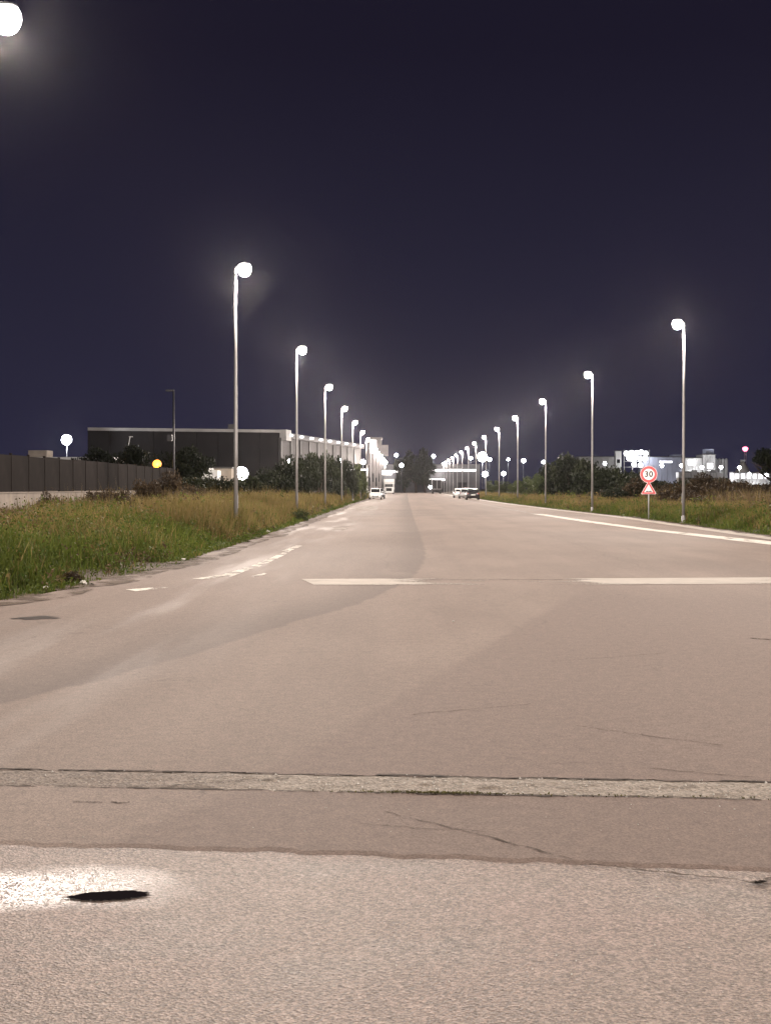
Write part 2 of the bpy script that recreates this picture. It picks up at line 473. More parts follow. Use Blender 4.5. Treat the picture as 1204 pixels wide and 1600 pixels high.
M['car_grey'] = pbr('car_paint_grey', (0.10, 0.10, 0.11), 0.25, var=0.03)
M['car_silver'] = pbr('car_paint_silver', (0.45, 0.45, 0.46), 0.3, metal=0.4, var=0.03)
M['car_dark'] = pbr('car_paint_dark', (0.018, 0.016, 0.018), 0.22, var=0.03)
M['glass'] = pbr('car_glass', (0.015, 0.016, 0.018), 0.06, var=0.05)
M['tyre'] = pbr('tyre', (0.02, 0.02, 0.02), 0.85)
M['rim'] = pbr('rim', (0.4, 0.4, 0.4), 0.35, metal=0.7)
M['headlight'] = pbr('headlight', (0.7, 0.7, 0.72), 0.15, var=0.03)
M['taillight'] = pbr('taillight', (0.25, 0.01, 0.01), 0.2)
M['plate'] = pbr('plate', (0.7, 0.7, 0.68), 0.4)
M['sign_red'] = pbr('sign_red', (0.55, 0.07, 0.08), 0.45, var=0.06)
M['sign_white'] = pbr('sign_white', (0.80, 0.74, 0.74), 0.45, var=0.04)
M['sign_black'] = pbr('sign_black', (0.03, 0.025, 0.03), 0.6)
M['sign_back'] = pbr('sign_back', (0.42, 0.42, 0.42), 0.5, metal=0.2)
M['litter'] = pbr('litter', (0.55, 0.52, 0.48), 0.7)
M['pile'] = pbr('pale_sand', (0.45, 0.40, 0.34), 0.95, var=0.2, scale=0.3)
M['cloth'] = pbr('trailer_tarp', (0.30, 0.29, 0.29), 0.6)

# ------------------------------------------------------------------ ground and road
def interp(tab, y):
    ys = [p[0] for p in tab]; xs = [p[1] for p in tab]
    return np.interp(y, ys, xs)
XL = [(-30, -6.6), (-9, -6.6), (-8.5, -30), (15.0, -30), (15.6, -11), (16.6, -8.0), (18.0, -6.3), (20, -5.55), (23, -5.30), (29.4, -4.85), (43.4, -4.75), (80.7, -5.0), (151, -5.5), (445, -5.7)]
XR = [(-30, 12.2), (30, 12.2), (46, 12.05), (75, 12.2), (105, 11.2), (150, 10.4), (300, 10.0), (445, 10.0)]

def ground_h(x, y):
    xl = interp(XL, y); xr = interp(XR, y)
    a = np.clip((xl - x - 0.1) / 3.2, 0, 1); b = np.clip((x - xr - 0.1) / 3.5, 0, 1)
    a = a * a * (3 - 2 * a); b = b * b * (3 - 2 * b)
    r = 0.38 * a + 0.42 * b
    r = r * (1 + 0.35 * (vnoise(x * 0.35, y * 0.22, 3) - 0.5))
    return -0.05 + r * np.clip((460 - y) / 15, 0, 1)

xs = np.unique(np.concatenate([np.linspace(-650, -60, 12), np.linspace(-60, -18, 15), np.linspace(-18, 22, 81), np.linspace(22, 60, 14), np.linspace(60, 650, 12)]))
ys = np.unique(np.concatenate([np.linspace(-90, 14, 14), np.linspace(14, 60, 60), np.linspace(60, 200, 50), np.linspace(200, 480, 30), np.linspace(480, 1450, 12)]))
gx, gy = np.meshgrid(xs, ys); gz = ground_h(gx, gy)
nx, ny = len(xs), len(ys)
idx = np.arange(nx * ny).reshape(ny, nx)
f1 = np.stack([idx[:-1, :-1], idx[:-1, 1:], idx[1:, 1:]], -1).reshape(-1, 3)
f2 = np.stack([idx[:-1, :-1], idx[1:, 1:], idx[1:, :-1]], -1).reshape(-1, 3)
me = tri_mesh('ground', np.stack([gx, gy, gz], -1).reshape(-1, 3), np.concatenate([f1, f2]), M['soil'])
me.polygons.foreach_set('use_smooth', [True] * len(me.polygons))
tag(link('ground', me), kind='structure')

def sheet(name, rows, mat, parent=None):
    """rows: list of equally long lists of points"""
    m = MB(); k = len(rows[0])
    fs = [(i*k+j, i*k+j+1, (i+1)*k+j+1, (i+1)*k+j) for i in range(len(rows)-1) for j in range(k-1)]
    m.add([p for r in rows for p in r], fs)
    return m.build(name, mat, parent)

def jag(x, seed, amp, f=6.0):
    x = np.asarray(x, float)
    z = np.zeros_like(x)
    return amp * (vnoise(x * f, z + seed, seed) - 0.5) * 1.3 + amp * 0.6 * (vnoise(x * f * 4.3, z + seed * 3, seed + 5) - 0.5)

def y_apron(x): return 5.98 - 0.10 * x + 0.10 * (vnoise(np.asarray(x) * 0.9, np.asarray(x) * 0 + 3, 4) - 0.5)
def y_near(x): return 7.255 - 0.068 * x
def y_far(x): return 7.685 - 0.068 * x

# carriageway beyond the trench
yy = np.concatenate([np.linspace(0, 1, 2), np.linspace(9.5, 60, 120), np.linspace(61, 200, 90), np.linspace(205, 445, 40)])
cols = 240
rows = []
u = np.linspace(0, 1, cols)
u = np.where(u < 0.5, u, u)
near_x = np.concatenate([np.linspace(-30, -4, 20), np.linspace(-3.9, 3.9, 200), np.linspace(4, 12.2, 20)])
rows.append([(x, y_far(x) + float(jag(x, 1, 0.05, 9)), 0) for x in near_x])
uu = (near_x + 30) / 42.2
for y in [9.2] + list(yy[2:]):
    l = float(interp(XL, y)) + (float(jag(y, 9, 0.30, 0.8)) + float(jag(y, 12, 0.10, 4.0)) if y > 17 else 0)
    r = float(interp(XR, y)) + float(jag(y, 10, 0.12, 0.8))
    if y < 17: rows.append([(l + (r - l) * ((x + 30) / 42.2) if y > 10 else x, y, 0) for x in near_x])
    else: rows.append([(l + (r - l) * v, y, 0) for v in np.linspace(0, 1, len(near_x))])
road = sheet('road', rows, M['asph_far'])
tag(road, kind='structure')

# relaid band between junction surface and trench
xm = np.concatenate([np.linspace(-30, -4, 16), np.linspace(-3.9, 3.9, 240), np.linspace(4, 12.2, 16)])
rows = [[(x, float(y_apron(x)) + float(jag(x, 21, 0.05, 5)), -0.0065) for x in xm], [(x, float(y_apron(x)) + 0.05 + float(jag(x, 21, 0.05, 5)), 0.0) for x in xm]]
for k in (0.33, 0.66): rows.append([(x, float(y_apron(x)) * (1-k) + float(y_near(x)) * k, 0) for x in xm])
rows.append([(x, float(y_near(x)) + float(jag(x, 2, 0.045, 9)), 0) for x in xm])
tag(sheet('road_relaid_band', rows, M['asph_mid']), kind='structure')

# coarse junction surface under the camera
rows = []
for y in [-25, -9, -8, 0, 2, 4, 5, 5.6, 6.0]:
    rows.append([(x if y > -8.5 else max(x, -6.6), y, -0.007) for x in xm])
rows.append([(x, float(y_apron(x)) + 0.35, -0.007) for x in xm])
tag(sheet('junction_surface', rows, M['asph_apron']), kind='structure')

# trench: sunken rough strip
xt = np.concatenate([np.linspace(-30, -3.6, 20), np.linspace(-3.5, 3.2, 380), np.linspace(3.3, 12.2, 20)])
rows = []
for k in np.linspace(-0.06, 1.06, 26):
    rows.append([(x, float(y_near(x)) * (1-k) + float(y_far(x)) * k,
                  -0.001 + 0.008 * float(vnoise(np.array(x * 16.0), np.array(k * 9.0), 8)) * float(np.clip(min(k, 1 - k) * 7, 0, 1)) - 0.003) for x in xt])
tr = sheet('trench_strip', rows, M['trench'])
tag(tr, kind='structure')
# dirt-filled joints along the trench, and a few moss clumps
def ribbon(name, pts, wid, mat, parent, z=0.002, seed=1):
    m = MB(); vs = []
    for i, (x, y) in enumerate(pts):
        x0, y0 = pts[max(i-1, 0)]; x1, y1 = pts[min(i+1, len(pts)-1)]
        d = Vector((x1 - x0, y1 - y0, 0)).normalized(); nrm = Vector((-d.y, d.x, 0))
        ww = wid * (0.35 + 1.1 * float(vnoise(np.array(i * 0.45), np.array(seed * 3.1), seed)))
        if i in (0, len(pts)-1): ww *= 0.15
        vs += [(x + nrm.x * ww / 2, y + nrm.y * ww / 2, z), (x - nrm.x * ww / 2, y - nrm.y * ww / 2, z)]
    m.add(vs, [(2*i, 2*i+1, 2*i+3, 2*i+2) for i in range(len(pts)-1)])
    return m.build(name, mat, parent)
def wander(x0, y0, x1, y1, n, amp, seed):
    r = random.Random(seed); pts = []; o = 0
    for i in range(n):
        k = i / (n - 1); o = o * 0.8 + r.uniform(-amp, amp)
        pts.append((x0 + (x1 - x0) * k + r.uniform(-amp, amp) * 0.4, y0 + (y1 - y0) * k + o))
    return pts
for k, (x0, x1, fn, wd) in enumerate([(-2.6, -0.9, y_far, .018), (-0.9, 0.75, y_far, .035), (0.75, 3.0, y_far, .022),
                                     (-2.6, -0.75, y_near, .020), (-0.7, 0.9, y_near, .028), (0.9, 3.0, y_near, .014)]):
    rj = random.Random(k); a_ = x0
    while a_ < x1:
        b_ = min(x1, a_ + rj.uniform(.12, .6))
        ribbon('crack', wander(a_, float(fn(a_)) + rj.uniform(-.012, .012), b_, float(fn(b_)) + rj.uniform(-.012, .012), max(8, int((b_ - a_) * 70)), 0.007, rj.randint(0, 999)), wd * rj.uniform(.4, 1.5), M['joint'], road, z=0.003, seed=rj.randint(0, 99))
        a_ = b_ + rj.choice([-.02, 0, .03, .10])
ribbon('crack', wander(-1.35, 7.40, -0.62, 7.62, 30, 0.02, 31), .016, M['crack'], tr, z=0.006, seed=31)
for k, (a, b2, c2, d2, wd) in enumerate([((600), 1270, 900, 1345, .012), (900, 1350, 1204, 1384, .018), (1180, 1384, 1204, 1372, .03), (110, 1258, 160, 1256, .01), (170, 1258, 200, 1257, .01),
                                        (1000, 1200, 1180, 1215, .012), (900, 1135, 1130, 1165, .010), (640, 1118, 830, 1100, .010), (1170, 997, 1204, 999, .05), (855, 1035, 1040, 1020, .014),
                                        (670, 906, 880, 906, .09), (560, 1290, 760, 1302, .008)]):
    p, q = (a - 635) / (b2 - 762) * 1.6, 3472 / (b2 - 762)
    s_, t_ = (c2 - 635) / (d2 - 762) * 1.6, 3472 / (d2 - 762)
    ribbon('crack', wander(p, q, s_, t_, 40, 0.012, 50 + k), wd, M['crack'], road, z=0.003, seed=60 + k)
mv = []; mf = []
mm = MB()
for i in range(520):
    x = random.gauss(0.17, 0.16) if random.random() < 0.75 else random.uniform(-0.5, 2)
    y = float(y_near(x)) + random.gauss(0.0, 0.012)
    a = random.uniform(0, 6.28); s_ = random.uniform(0.006, 0.016)
    mm.add([(x, y, 0), (x + s_ * math.cos(a), y + s_ * math.sin(a), random.uniform(0.004, 0.014)), (x + s_ * math.cos(a + 1), y + s_ * math.sin(a + 1), random.uniform(0.002, 0.012))], [(0, 1, 2)])
tag(mm.build('moss', M['moss']), 'thin olive moss growing in the trench joint across the road', 'moss', kind='stuff')

cm = MB(); rc = random.Random(4)
for i in range(620):
    if i < 420:
        x = rc.uniform(-2.6, 2.6); k_ = rc.uniform(-.05, 1.05); y = float(y_near(x)) * (1 - k_) + float(y_far(x)) * k_
        if x < -.6 and rc.random() < .6: continue
        s_ = rc.uniform(.003, .010)
    else:
        x = rc.uniform(-2.2, 2.4); y = rc.uniform(4.2, 7.0); s_ = rc.uniform(.002, .006)
    a = rc.uniform(0, 6.28); z_ = .001 if y > 6.2 else -.006
    ps = [(x + s_ * math.cos(a + q * 2.1) * rc.uniform(.7, 1.4), y + s_ * math.sin(a + q * 2.1) * rc.uniform(.7, 1.4), z_) for q in range(3)] + [(x, y, z_ + s_ * rc.uniform(.6, 1.2))]
    cm.add(ps, [(0, 1, 3), (1, 2, 3), (2, 0, 3), (0, 2, 1)])
tag(cm.build('gravel', M['litter']), 'loose pale gravel crumbs along the trench strip', 'gravel', kind='stuff')

# puddles
def blob(name, cx, cy, rx, ry, rot, z, mat, seed, parent=None, n=72, rag=0.16):
    vs = []
    for k in range(n):
        a = 2 * math.pi * k / n
        rr = 1 + rag * 2 * (float(vnoise(np.array(math.cos(a) * 3 + 9), np.array(math.sin(a) * 3 + 9), seed)) - 0.5) + rag * 0.7 * random.uniform(-1, 1)
        x, y = rx * rr * math.cos(a), ry * rr * math.sin(a)
        vs.append((cx + x * math.cos(rot) - y * math.sin(rot), cy + x * math.sin(rot) + y * math.cos(rot), z))
    m = MB(); m.add(vs, [tuple(range(n))])
    return m.build(name, mat, parent)
tag(blob('puddle', -1.165, 5.41, 0.155, 0.062, R(9), -0.001, M['water'], 5, n=180, rag=0.13), kind='structure')
tag(blob('puddle', -4.57, 16.95, 0.24, 0.22, R(20), 0.004, M['damp'], 15, rag=0.35), kind='structure')

# road paint and painted wet sheen
def strip_pts(name, a, b, mat, z=0.005, parent=road, n=60, rag=0.05):
    """a, b: the two long edges as lists of (x, y)"""
    def along(p, k):
        s = k * (len(p) - 1); i = min(int(s), len(p) - 2); f = s - i
        return p[i][0] * (1-f) + p[i+1][0] * f, p[i][1] * (1-f) + p[i+1][1] * f
    m = MB(); vs = []
    for i in range(n + 1):
        k = i / n
        for e_, p in ((1, a), (-1, b)):
            x, y = along(p, k)
            vs.append((x + random.uniform(-rag, rag), y + random.uniform(-rag, rag), z))
    m.add(vs, [(2*i, 2*i+1, 2*i+3, 2*i+2) for i in range(n)])
    return m.build(name, mat, parent)
SL = paint_mat('stop_line_paint', (0.50, 0.45, 0.40), 0.37, (0.7, 2, 1), rub=True)
strip_pts('stop_line', [(-1.85, 24.25), (0.6, 24.4), (3.6, 24.5), (12.0, 25.4)], [(-1.50, 22.8), (0.6, 22.8), (3.6, 22.95), (12.0, 23.75)], SL, n=110, rag=0.022)
# right edge line and its concrete gutter
ely = [18, 30, 39.5, 52.6, 66, 84.7, 110, 150, 250, 430]
elx = [12.0, 11.1, 10.15, 8.95, 8.25, 7.65, 7.35, 7.3, 7.2, 7.1]
strip_pts('edge_line_or_sheen', list(zip([x - 0.02 for x in elx[:6]], ely[:6])), list(zip([x + 0.60 + 0.3 * (i < 3) for i, x in enumerate(elx[:6])], ely[:6])), M['paint'], n=90, rag=0.02)
strip_pts('edge_line_or_sheen', list(zip([x for x in elx[5:]], ely[5:])), list(zip([x + 0.25 for x in elx[5:]], ely[5:])), M['paint_worn'], n=90, rag=0.02)
gy_ = np.linspace(26, 440, 120)
strip_pts('gutter', [(float(interp(XR, y)) - 0.95, y) for y in gy_], [(float(interp(XR, y)) - 0.25, y) for y in gy_], M['gutter'], z=0.012, n=200, rag=0.03)
# worn left edge line, broken into shards; the last two strips paint wet sheen
for k, (pa, pb) in enumerate([([(300, 905), (345, 899), (382, 888)], [(316, 905.5), (360, 901.5), (396, 888)]),
                              ([(392, 885), (420, 873), (445, 862)], [(404, 886), (432, 874), (453, 862)]),
                              ([(440, 861), (462, 853)], [(452, 862), (472, 853)]),
                              ([(392, 901), (412, 896)], [(398, 903), (416, 897)]),
                              ([(195, 922), (250, 918)], [(210, 925), (262, 919)]),
                              ([(520, 824), (545, 822)], [(520, 827), (540, 827)]),
                              ([(556, 792), (590, 791)], [(545, 797), (590, 797)])]):
    g = lambda p: ((p[0] - 635) / (p[1] - 762) * 1.6, 3472 / (p[1] - 762))
    strip_pts('edge_line_or_sheen', [g(p) for p in pa], [g(p) for p in pb], M['sheen_left'] if k > 4 else M['paint_shard'], n=20, rag=0.016)

dirt = paint_mat('edge_dirt', (0.125, 0.092, 0.068), 0.52, (1.6, 1.3, 1))
ey = np.concatenate([np.linspace(17.5, 60, 90), np.linspace(61, 200, 80)])
strip_pts('edge_dirt', [(float(interp(XL, y)) - .25, y) for y in ey], [(float(interp(XL, y)) + .45 + .35 * float(vnoise(np.array(y * .5), np.array(1.), 61)), y) for y in ey], dirt, z=.009, n=240, rag=.03)
ey = np.concatenate([np.linspace(30, 100, 90), np.linspace(101, 220, 60)])
strip_pts('edge_dirt', [(float(interp(XR, y)) - .45, y) for y in ey], [(float(interp(XR, y)) + .2, y) for y in ey], dirt, z=.0165, n=240, rag=.03)

# ------------------------------------------------------------------ street lamps
LAMP_H = 9.0
def lamp_proto():
    root = empty('street_lamp', (0, 0, 0))
    MB().lathe([(0.17, 0), (0.17, 0.03), (0.09, 0.05), (0.09, 0.30), (0.074, 0.34)], n=14).build('base_collar', M['steel'], root, True)
    MB().tube([(0, 0, 0.3), (0, 0, 3.0), (0, 0, 6.0), (0, 0, LAMP_H + 0.02)], [0.074, 0.066, 0.056, 0.044], 12).build('pole', M['steel'], root, True)
    MB().box(0.060, 0.076, -0.045, 0.045, 0.9, 1.35).build('access_door', M['housing'], root, bevel=0.004)
    MB().tube([(0, 0, LAMP_H - 0.14), (0.0, 0, LAMP_H + 0.02), (0.05, 0, LAMP_H + 0.07), (0.22, 0, LAMP_H + 0.17)], [0.05, 0.05, 0.045, 0.035], 10).build('arm', M['steel'], root, True)
    # lantern: shallow domed lid over a glowing globe shaped to imitate bloom
    h = MB().lathe([(0.17, 0.15), (0.19, 0.165), (0.16, 0.195), (0.08, 0.215), (0.02, 0.22)], c=(0.31, 0, LAMP_H), n=20)
    hs = h.build('lantern_lid', M['housing'], root, True)
    MB().lathe([(0.012, -0.01), (0.028, 0.0), (0.028, 0.03)], c=(0.31, 0, LAMP_H + 0.22), n=10).build('vent_cap', M['housing'], hs, True)
    MB().lathe([(0.02, -0.25), (0.10, -0.238), (0.165, -0.195), (0.21, -0.11), (0.23, -0.03), (0.225, 0.05), (0.20, 0.11), (0.165, 0.155)], c=(0.31, 0, LAMP_H), n=22).build('bloom_bowl', M['lens'], root, True)
    ld = bpy.data.lights.new('lamp_light', 'POINT'); ld.energy = LAMP_W; ld.color = LAMP_COL; ld.shadow_soft_size = 0.07
    ld.use_nodes = True
    lt = ld.node_tree; em = lt.nodes['Emission']
    lc = N(lt, 'ShaderNodeTexCoord'); ls = N(lt, 'ShaderNodeSeparateXYZ'); lt.links.new(lc.outputs['Normal'], ls.inputs[0])
    mr = N(lt, 'ShaderNodeMapRange'); lt.links.new(ls.outputs['Z'], mr.inputs['Value'])
    mr.inputs['From Min'].default_value = -1; mr.inputs['From Max'].default_value = 1
    lr = N(lt, 'ShaderNodeValToRGB'); lt.links.new(mr.outputs[0], lr.inputs['Fac'])
    el = lr.color_ramp.elements
    el[0].position = 0.0; el[0].color = (.22, .22, .22, 1); el[1].position = 1.0; el[1].color = (.40, .40, .40, 1)
    for ps, vl in ((.12, .34), (.22, .62), (.30, .80), (.38, .76), (.47, .58), (.60, .50), (.8, .45)):
        q_ = el.new(ps); q_.color = (vl, vl, vl, 1)
    lt.links.new(lr.outputs['Color'], em.inputs['Strength'])
    lo = bpy.data.objects.new('lamp_light', ld); C.objects.link(lo); lo.parent = root; lo.location = (0.31, 0, LAMP_H - 0.36)
    return root
proto = lamp_proto()
ordn = ['first', 'second', 'third', 'fourth', 'fifth', 'sixth', 'seventh', 'eighth', 'ninth', 'tenth', 'eleventh', 'twelfth', 'thirteenth', 'fourteenth', 'fifteenth', 'sixteenth', 'seventeenth', 'eighteenth', 'nineteenth', 'twentieth', 'twenty-first', 'twenty-second']
first = True
def put_lamp(x, y, rz, label, grp):
    global first
    o = proto if first else copy_tree(proto)
    first = False
    o.location = (x, y, float(ground_h(np.array(x), np.array(y)))); o.rotation_euler = (0, 0, rz)
    # lamps on the bank keep the same head height above the road
    o.location.z = 0.0
    tag(o, label, 'street lamp', grp)
    return o
put_lamp(-6.60, 21.9, 0, 'dazzling street lamp head at the top left corner, nearest of the left row', 'street lamps along the left verge')
for i in range(14):
    put_lamp(-5.78 - .42 * (1 - math.exp(-i / 3)), 47 + 27.5 * i, random.uniform(-.06, .06), 'lit street lamp on the left verge, %s whole one counting from the camera' % ordn[i], 'street lamps along the left verge')
for i in range(14):
    put_lamp(11.45 + 1.05 * math.exp(-i / 2.2), 63 + 28 * i, math.pi + random.uniform(-.06, .06), 'lit street lamp on the right verge, %s of its row counting from the camera' % ordn[i], 'street lamps along the right verge')
put_lamp(12.9, 35, math.pi, 'street lamp of the right row just outside the frame beside the stop line', 'street lamps along the right verge')
put_lamp(12.9, 6, math.pi, 'street lamp of the right row beside the photographer', 'street lamps along the right verge')
put_lamp(12.9, -22, math.pi, 'street lamp of the right row behind the photographer', 'street lamps along the right verge')
put_lamp(-7.6, -13, 0, 'street lamp of the left row behind the photographer', 'street lamps along the left verge')

# ------------------------------------------------------------------ vegetation
def blades(n, x, y, h, wd, col, lean=0.35, z=None):
    a = rng.uniform(0, 2*np.pi, n); b = rng.uniform(0, 2*np.pi, n)
    ln = h * rng.uniform(0.1, 1.0, n) * lean
    z0 = ground_h(x, y) - 0.02 if z is None else z
    ux, uy = np.cos(a) * wd / 2, np.sin(a) * wd / 2
    dx, dy = np.cos(b) * ln, np.sin(b) * ln
    v = np.empty((n, 5, 3))
    v[:, 0] = np.stack([x - ux, y - uy, z0], -1); v[:, 1] = np.stack([x + ux, y + uy, z0], -1)
    v[:, 2] = np.stack([x - ux * .8 + dx * .35, y - uy * .8 + dy * .35, z0 + h * .55], -1)
    v[:, 3] = np.stack([x + ux * .8 + dx * .35, y + uy * .8 + dy * .35, z0 + h * .55], -1)
    v[:, 4] = np.stack([x + dx, y + dy, z0 + h], -1)
    base = np.arange(n)[:, None, None] * 5
    f = (np.array([[0, 1, 2], [1, 3, 2], [2, 3, 4]])[None] + base).reshape(-1, 3)
    c = np.repeat(col[:, None, :], 5, 1)
    return v.reshape(-1, 3), f, c.reshape(-1, 3)

def leaves(n, x, y, z, size, col):
    """small folded diamond leaves with random facing"""
    d = rng.normal(size=(n, 3)); d /= np.linalg.norm(d, axis=1)[:, None]
    e_ = rng.normal(size=(n, 3)); e_ -= d * (d * e_).sum(1)[:, None]; e_ /= np.linalg.norm(e_, axis=1)[:, None]
    p = np.stack([x, y, z], -1); s_ = size[:, None]
    v = np.empty((n, 4, 3))
    v[:, 0] = p; v[:, 1] = p + d * s_ * .5 + e_ * s_ * .28; v[:, 2] = p + d * s_; v[:, 3] = p + d * s_ * .5 - e_ * s_ * .28
    f = (np.array([[0, 1, 2], [0, 2, 3]])[None] + np.arange(n)[:, None, None] * 4).reshape(-1, 3)
    return v.reshape(-1, 3), f, np.repeat(col[:, None, :], 4, 1).reshape(-1, 3)

def join(parts):
    vs, fs, cs = [], [], []; o = 0
    for v, f, c in parts:
        vs.append(v); fs.append(f + o); cs.append(c); o += len(v)
    return np.concatenate(vs), np.concatenate(fs), np.concatenate(cs)

def pal(a, b, t): return np.array(a)[None] * (1 - t[:, None]) + np.array(b)[None] * t[:, None]
GREEN_A, GREEN_B = (0.036, 0.070, 0.011), (0.105, 0.128, 0.021)
DRY_A, DRY_B = (0.095, 0.068, 0.024), (0.235, 0.172, 0.066)
BROWN_A, BROWN_B = (0.075, 0.052, 0.030), (0.140, 0.098, 0.052)

def scatter(side, y0, y1, d0, d1, n):
    """n spots on the verge, d metres behind the road's edge"""
    y = rng.uniform(y0, y1, n); d = d0 + (d1 - d0) * rng.uniform(0, 1, n)
    x = interp(XL, y) - d if side < 0 else interp(XR, y) + d
    return x, y, d
def tone(x, y): return (0.45 + 1.05 * clumpy(x, y, 1.1, 77))[:, None]
def clumpy(x, y, f, seed): return vnoise(x * f, y * f, seed) * 0.65 + vnoise(x * f * 3.1, y * f * 3.1, seed + 1) * 0.35

def verge(side, zones):
    green, dry, weed = [], [], []
    for (y0, y1, d0, d1, n, kind, wd) in zones:
        x, y, d = scatter(side, y0, y1, d0, d1, n)
        cl = clumpy(x, y, 0.55, 21 + side)
        k = rng.uniform(0, 1, n); edge = np.clip(d / 1.2, 0.25, 1)
        keep = rng.uniform(0, 1, n) < np.clip((cl - 0.22) * 3.2, 0.12, 1)
        x, y, d, cl, k, edge = [q[keep] for q in (x, y, d, cl, k, edge)]; n = len(x)
        if kind == 'green':
            col = pal(GREEN_A, GREEN_B, np.clip(k * 0.6 + cl * 0.5, 0, 1))
            sel = rng.uniform(0, 1, n) < np.clip(0.08 + 0.13 * (d - 1.2) + 0.9 * (vnoise(x * .45, y * .3, 91) - 0.55), 0.08, 0.85); col[sel] = pal(DRY_A, DRY_B, k)[sel]
            h = edge * (0.10 + 0.62 * cl) * (0.45 + 1.1 * k)
            green.append(blades(n, x, y, h, wd * (0.6 + k), col * tone(x, y), 0.6))
            q = n // 2
            weed.append(leaves(q, x[:q], y[:q], ground_h(x[:q], y[:q]) + h[:q] * rng.uniform(0.1, 1.1, q), wd * 3.2 * (0.6 + k[:q]), pal(GREEN_A, GREEN_B, rng.uniform(0, 1.15, q))))
        elif kind in ('dry', 'low'):
            col = pal(DRY_A, DRY_B, np.clip(k * 0.7 + cl * 0.4, 0, 1))
            sel = rng.uniform(0, 1, n) < 0.16; col[sel] = pal(GREEN_A, GREEN_B, k)[sel]
            h = np.clip(d / 1.0, 0.35, 1) * (0.30 + 0.85 * cl) * (0.55 + 0.75 * k) * (0.55 if kind == 'low' else 0.9 if side < 0 else 0.58)
            dry.append(blades(n, x, y, h, wd * (0.5 + k), col * tone(x, y), 0.42))
        else:
            col = pal(BROWN_A, BROWN_B, np.clip(k * 0.7 + cl * 0.4, 0, 1))
            sel = rng.uniform(0, 1, n) < 0.2; col[sel] = pal(DRY_A, DRY_B, k)[sel]
            h = (0.45 + 1.1 * cl) * (0.45 + 0.8 * k) * (0.45 if kind == 'lowbrown' else 0.8)
            dry.append(blades(n, x, y, h, wd * (0.5 + k), col * tone(x, y), 0.5))
            q = n // 3
            weed.append(leaves(q, x[:q], y[:q], ground_h(x[:q], y[:q]) + h[:q] * rng.uniform(0.3, 1.0, q), wd * 3.0 * (0.6 + k[:q]), pal(BROWN_A, (0.10, 0.095, 0.03), rng.uniform(0, 1, q))))
        if kind in ('dry', 'low', 'brown', 'lowbrown'):      # seed stalks standing above the rest
            q = n // 14; ii = rng.integers(0, n, q)
            dry.append(blades(q, x[ii], y[ii], h[ii] * rng.uniform(1.15, 1.6, q), wd * .55 + np.zeros(q), pal(DRY_A, DRY_B, rng.uniform(.3, 1, q)), 0.3))
    return green, dry, weed

LZ = [(15.8, 40, 0.0, 5.0, 52000, 'green', .016), (36, 70, 0.0, 1.3, 14000, 'green', .02), (70, 180, 0.0, 1.0, 9000, 'green', .035),
      (19, 46, 2.6, 9.0, 30000, 'low', .016), (40, 80, 0.4, 6.5, 62000, 'dry', .020), (80, 150, 0.4, 6.0, 40000, 'dry', .034), (150, 260, 0.3, 4.0, 9000, 'dry', .06),
      (24, 60, 5.0, 10.5, 26000, 'lowbrown', .022), (60, 120, 5, 11, 16000, 'brown', .035)]
RZ = [(36, 90, 0.0, 2.2, 26000, 'green', .022), (90, 200, 0.0, 1.2, 9000, 'green', .035), (44, 90, 1.0, 9.0, 56000, 'dry', .022), (90, 170, 0.4, 7.0, 38000, 'dry', .036),
      (170, 300, 0.3, 4.0, 9000, 'dry', .06), (48, 110, 5.0, 16.0, 40000, 'brown', .03)]
for side, zones, word in ((-1, LZ, 'left'), (1, RZ, 'right')):
    g_, d_, w_ = verge(side, zones)
    for (y0, y1, d0, d1, cnt, hmax, lf) in ((16.5, 48, .2, 6.0, 420, 1.0, .06), (48, 120, .3, 6.0, 420, 1.1, .10)) if side < 0 else ((40, 80, .4, 8.0, 360, .9, .09), (80, 160, .4, 6.0, 240, 1.0, .13)):
        x, y, d = scatter(side, y0, y1, d0, d1, cnt)
        hh = rng.uniform(.35, 1, cnt) ** 1.3 * hmax * np.clip(d / 2.0, .45, 1); nl = 26
        kind_t = rng.uniform(0, 1, cnt)
        base = np.where((kind_t < .45)[:, None], pal(GREEN_A, GREEN_B, rng.uniform(.2, 1.3, cnt)), np.where((kind_t < .75)[:, None], pal(DRY_A, DRY_B, rng.uniform(0, .9, cnt)), pal(BROWN_A, BROWN_B, rng.uniform(0, 1, cnt))))
        d_.append(blades(cnt, x, y, hh, np.full(cnt, lf * .22), base * .8, .2))
        xx, yy_, h2 = np.repeat(x, nl), np.repeat(y, nl), np.repeat(hh, nl); u_ = rng.uniform(.12, 1.05, cnt * nl)
        sp_ = h2 * .22 * (1.15 - .6 * u_)
        w_.append(leaves(cnt * nl, xx + rng.normal(size=cnt * nl) * sp_, yy_ + rng.normal(size=cnt * nl) * sp_, ground_h(xx, yy_) + h2 * u_, lf * rng.uniform(.6, 1.5, cnt * nl), np.repeat(base, nl, 0) * rng.uniform(.7, 1.3, cnt * nl)[:, None]))
    for nm, parts, lab in (('green_grass', g_, 'green grass and low weeds along the %s edge of the road' % word),
                           ('dry_grass', d_, 'tall yellow dry grass on the %s verge under the street lamps' % word),
                           ('weeds', w_, 'small leafy weeds among the grass of the %s verge' % word)):
        v, f, c = join(parts)
        tag(link(nm, tri_mesh(nm, v, f, M['grass'], c)), lab, 'grass' if 'grass' in nm else 'weeds', kind='stuff')

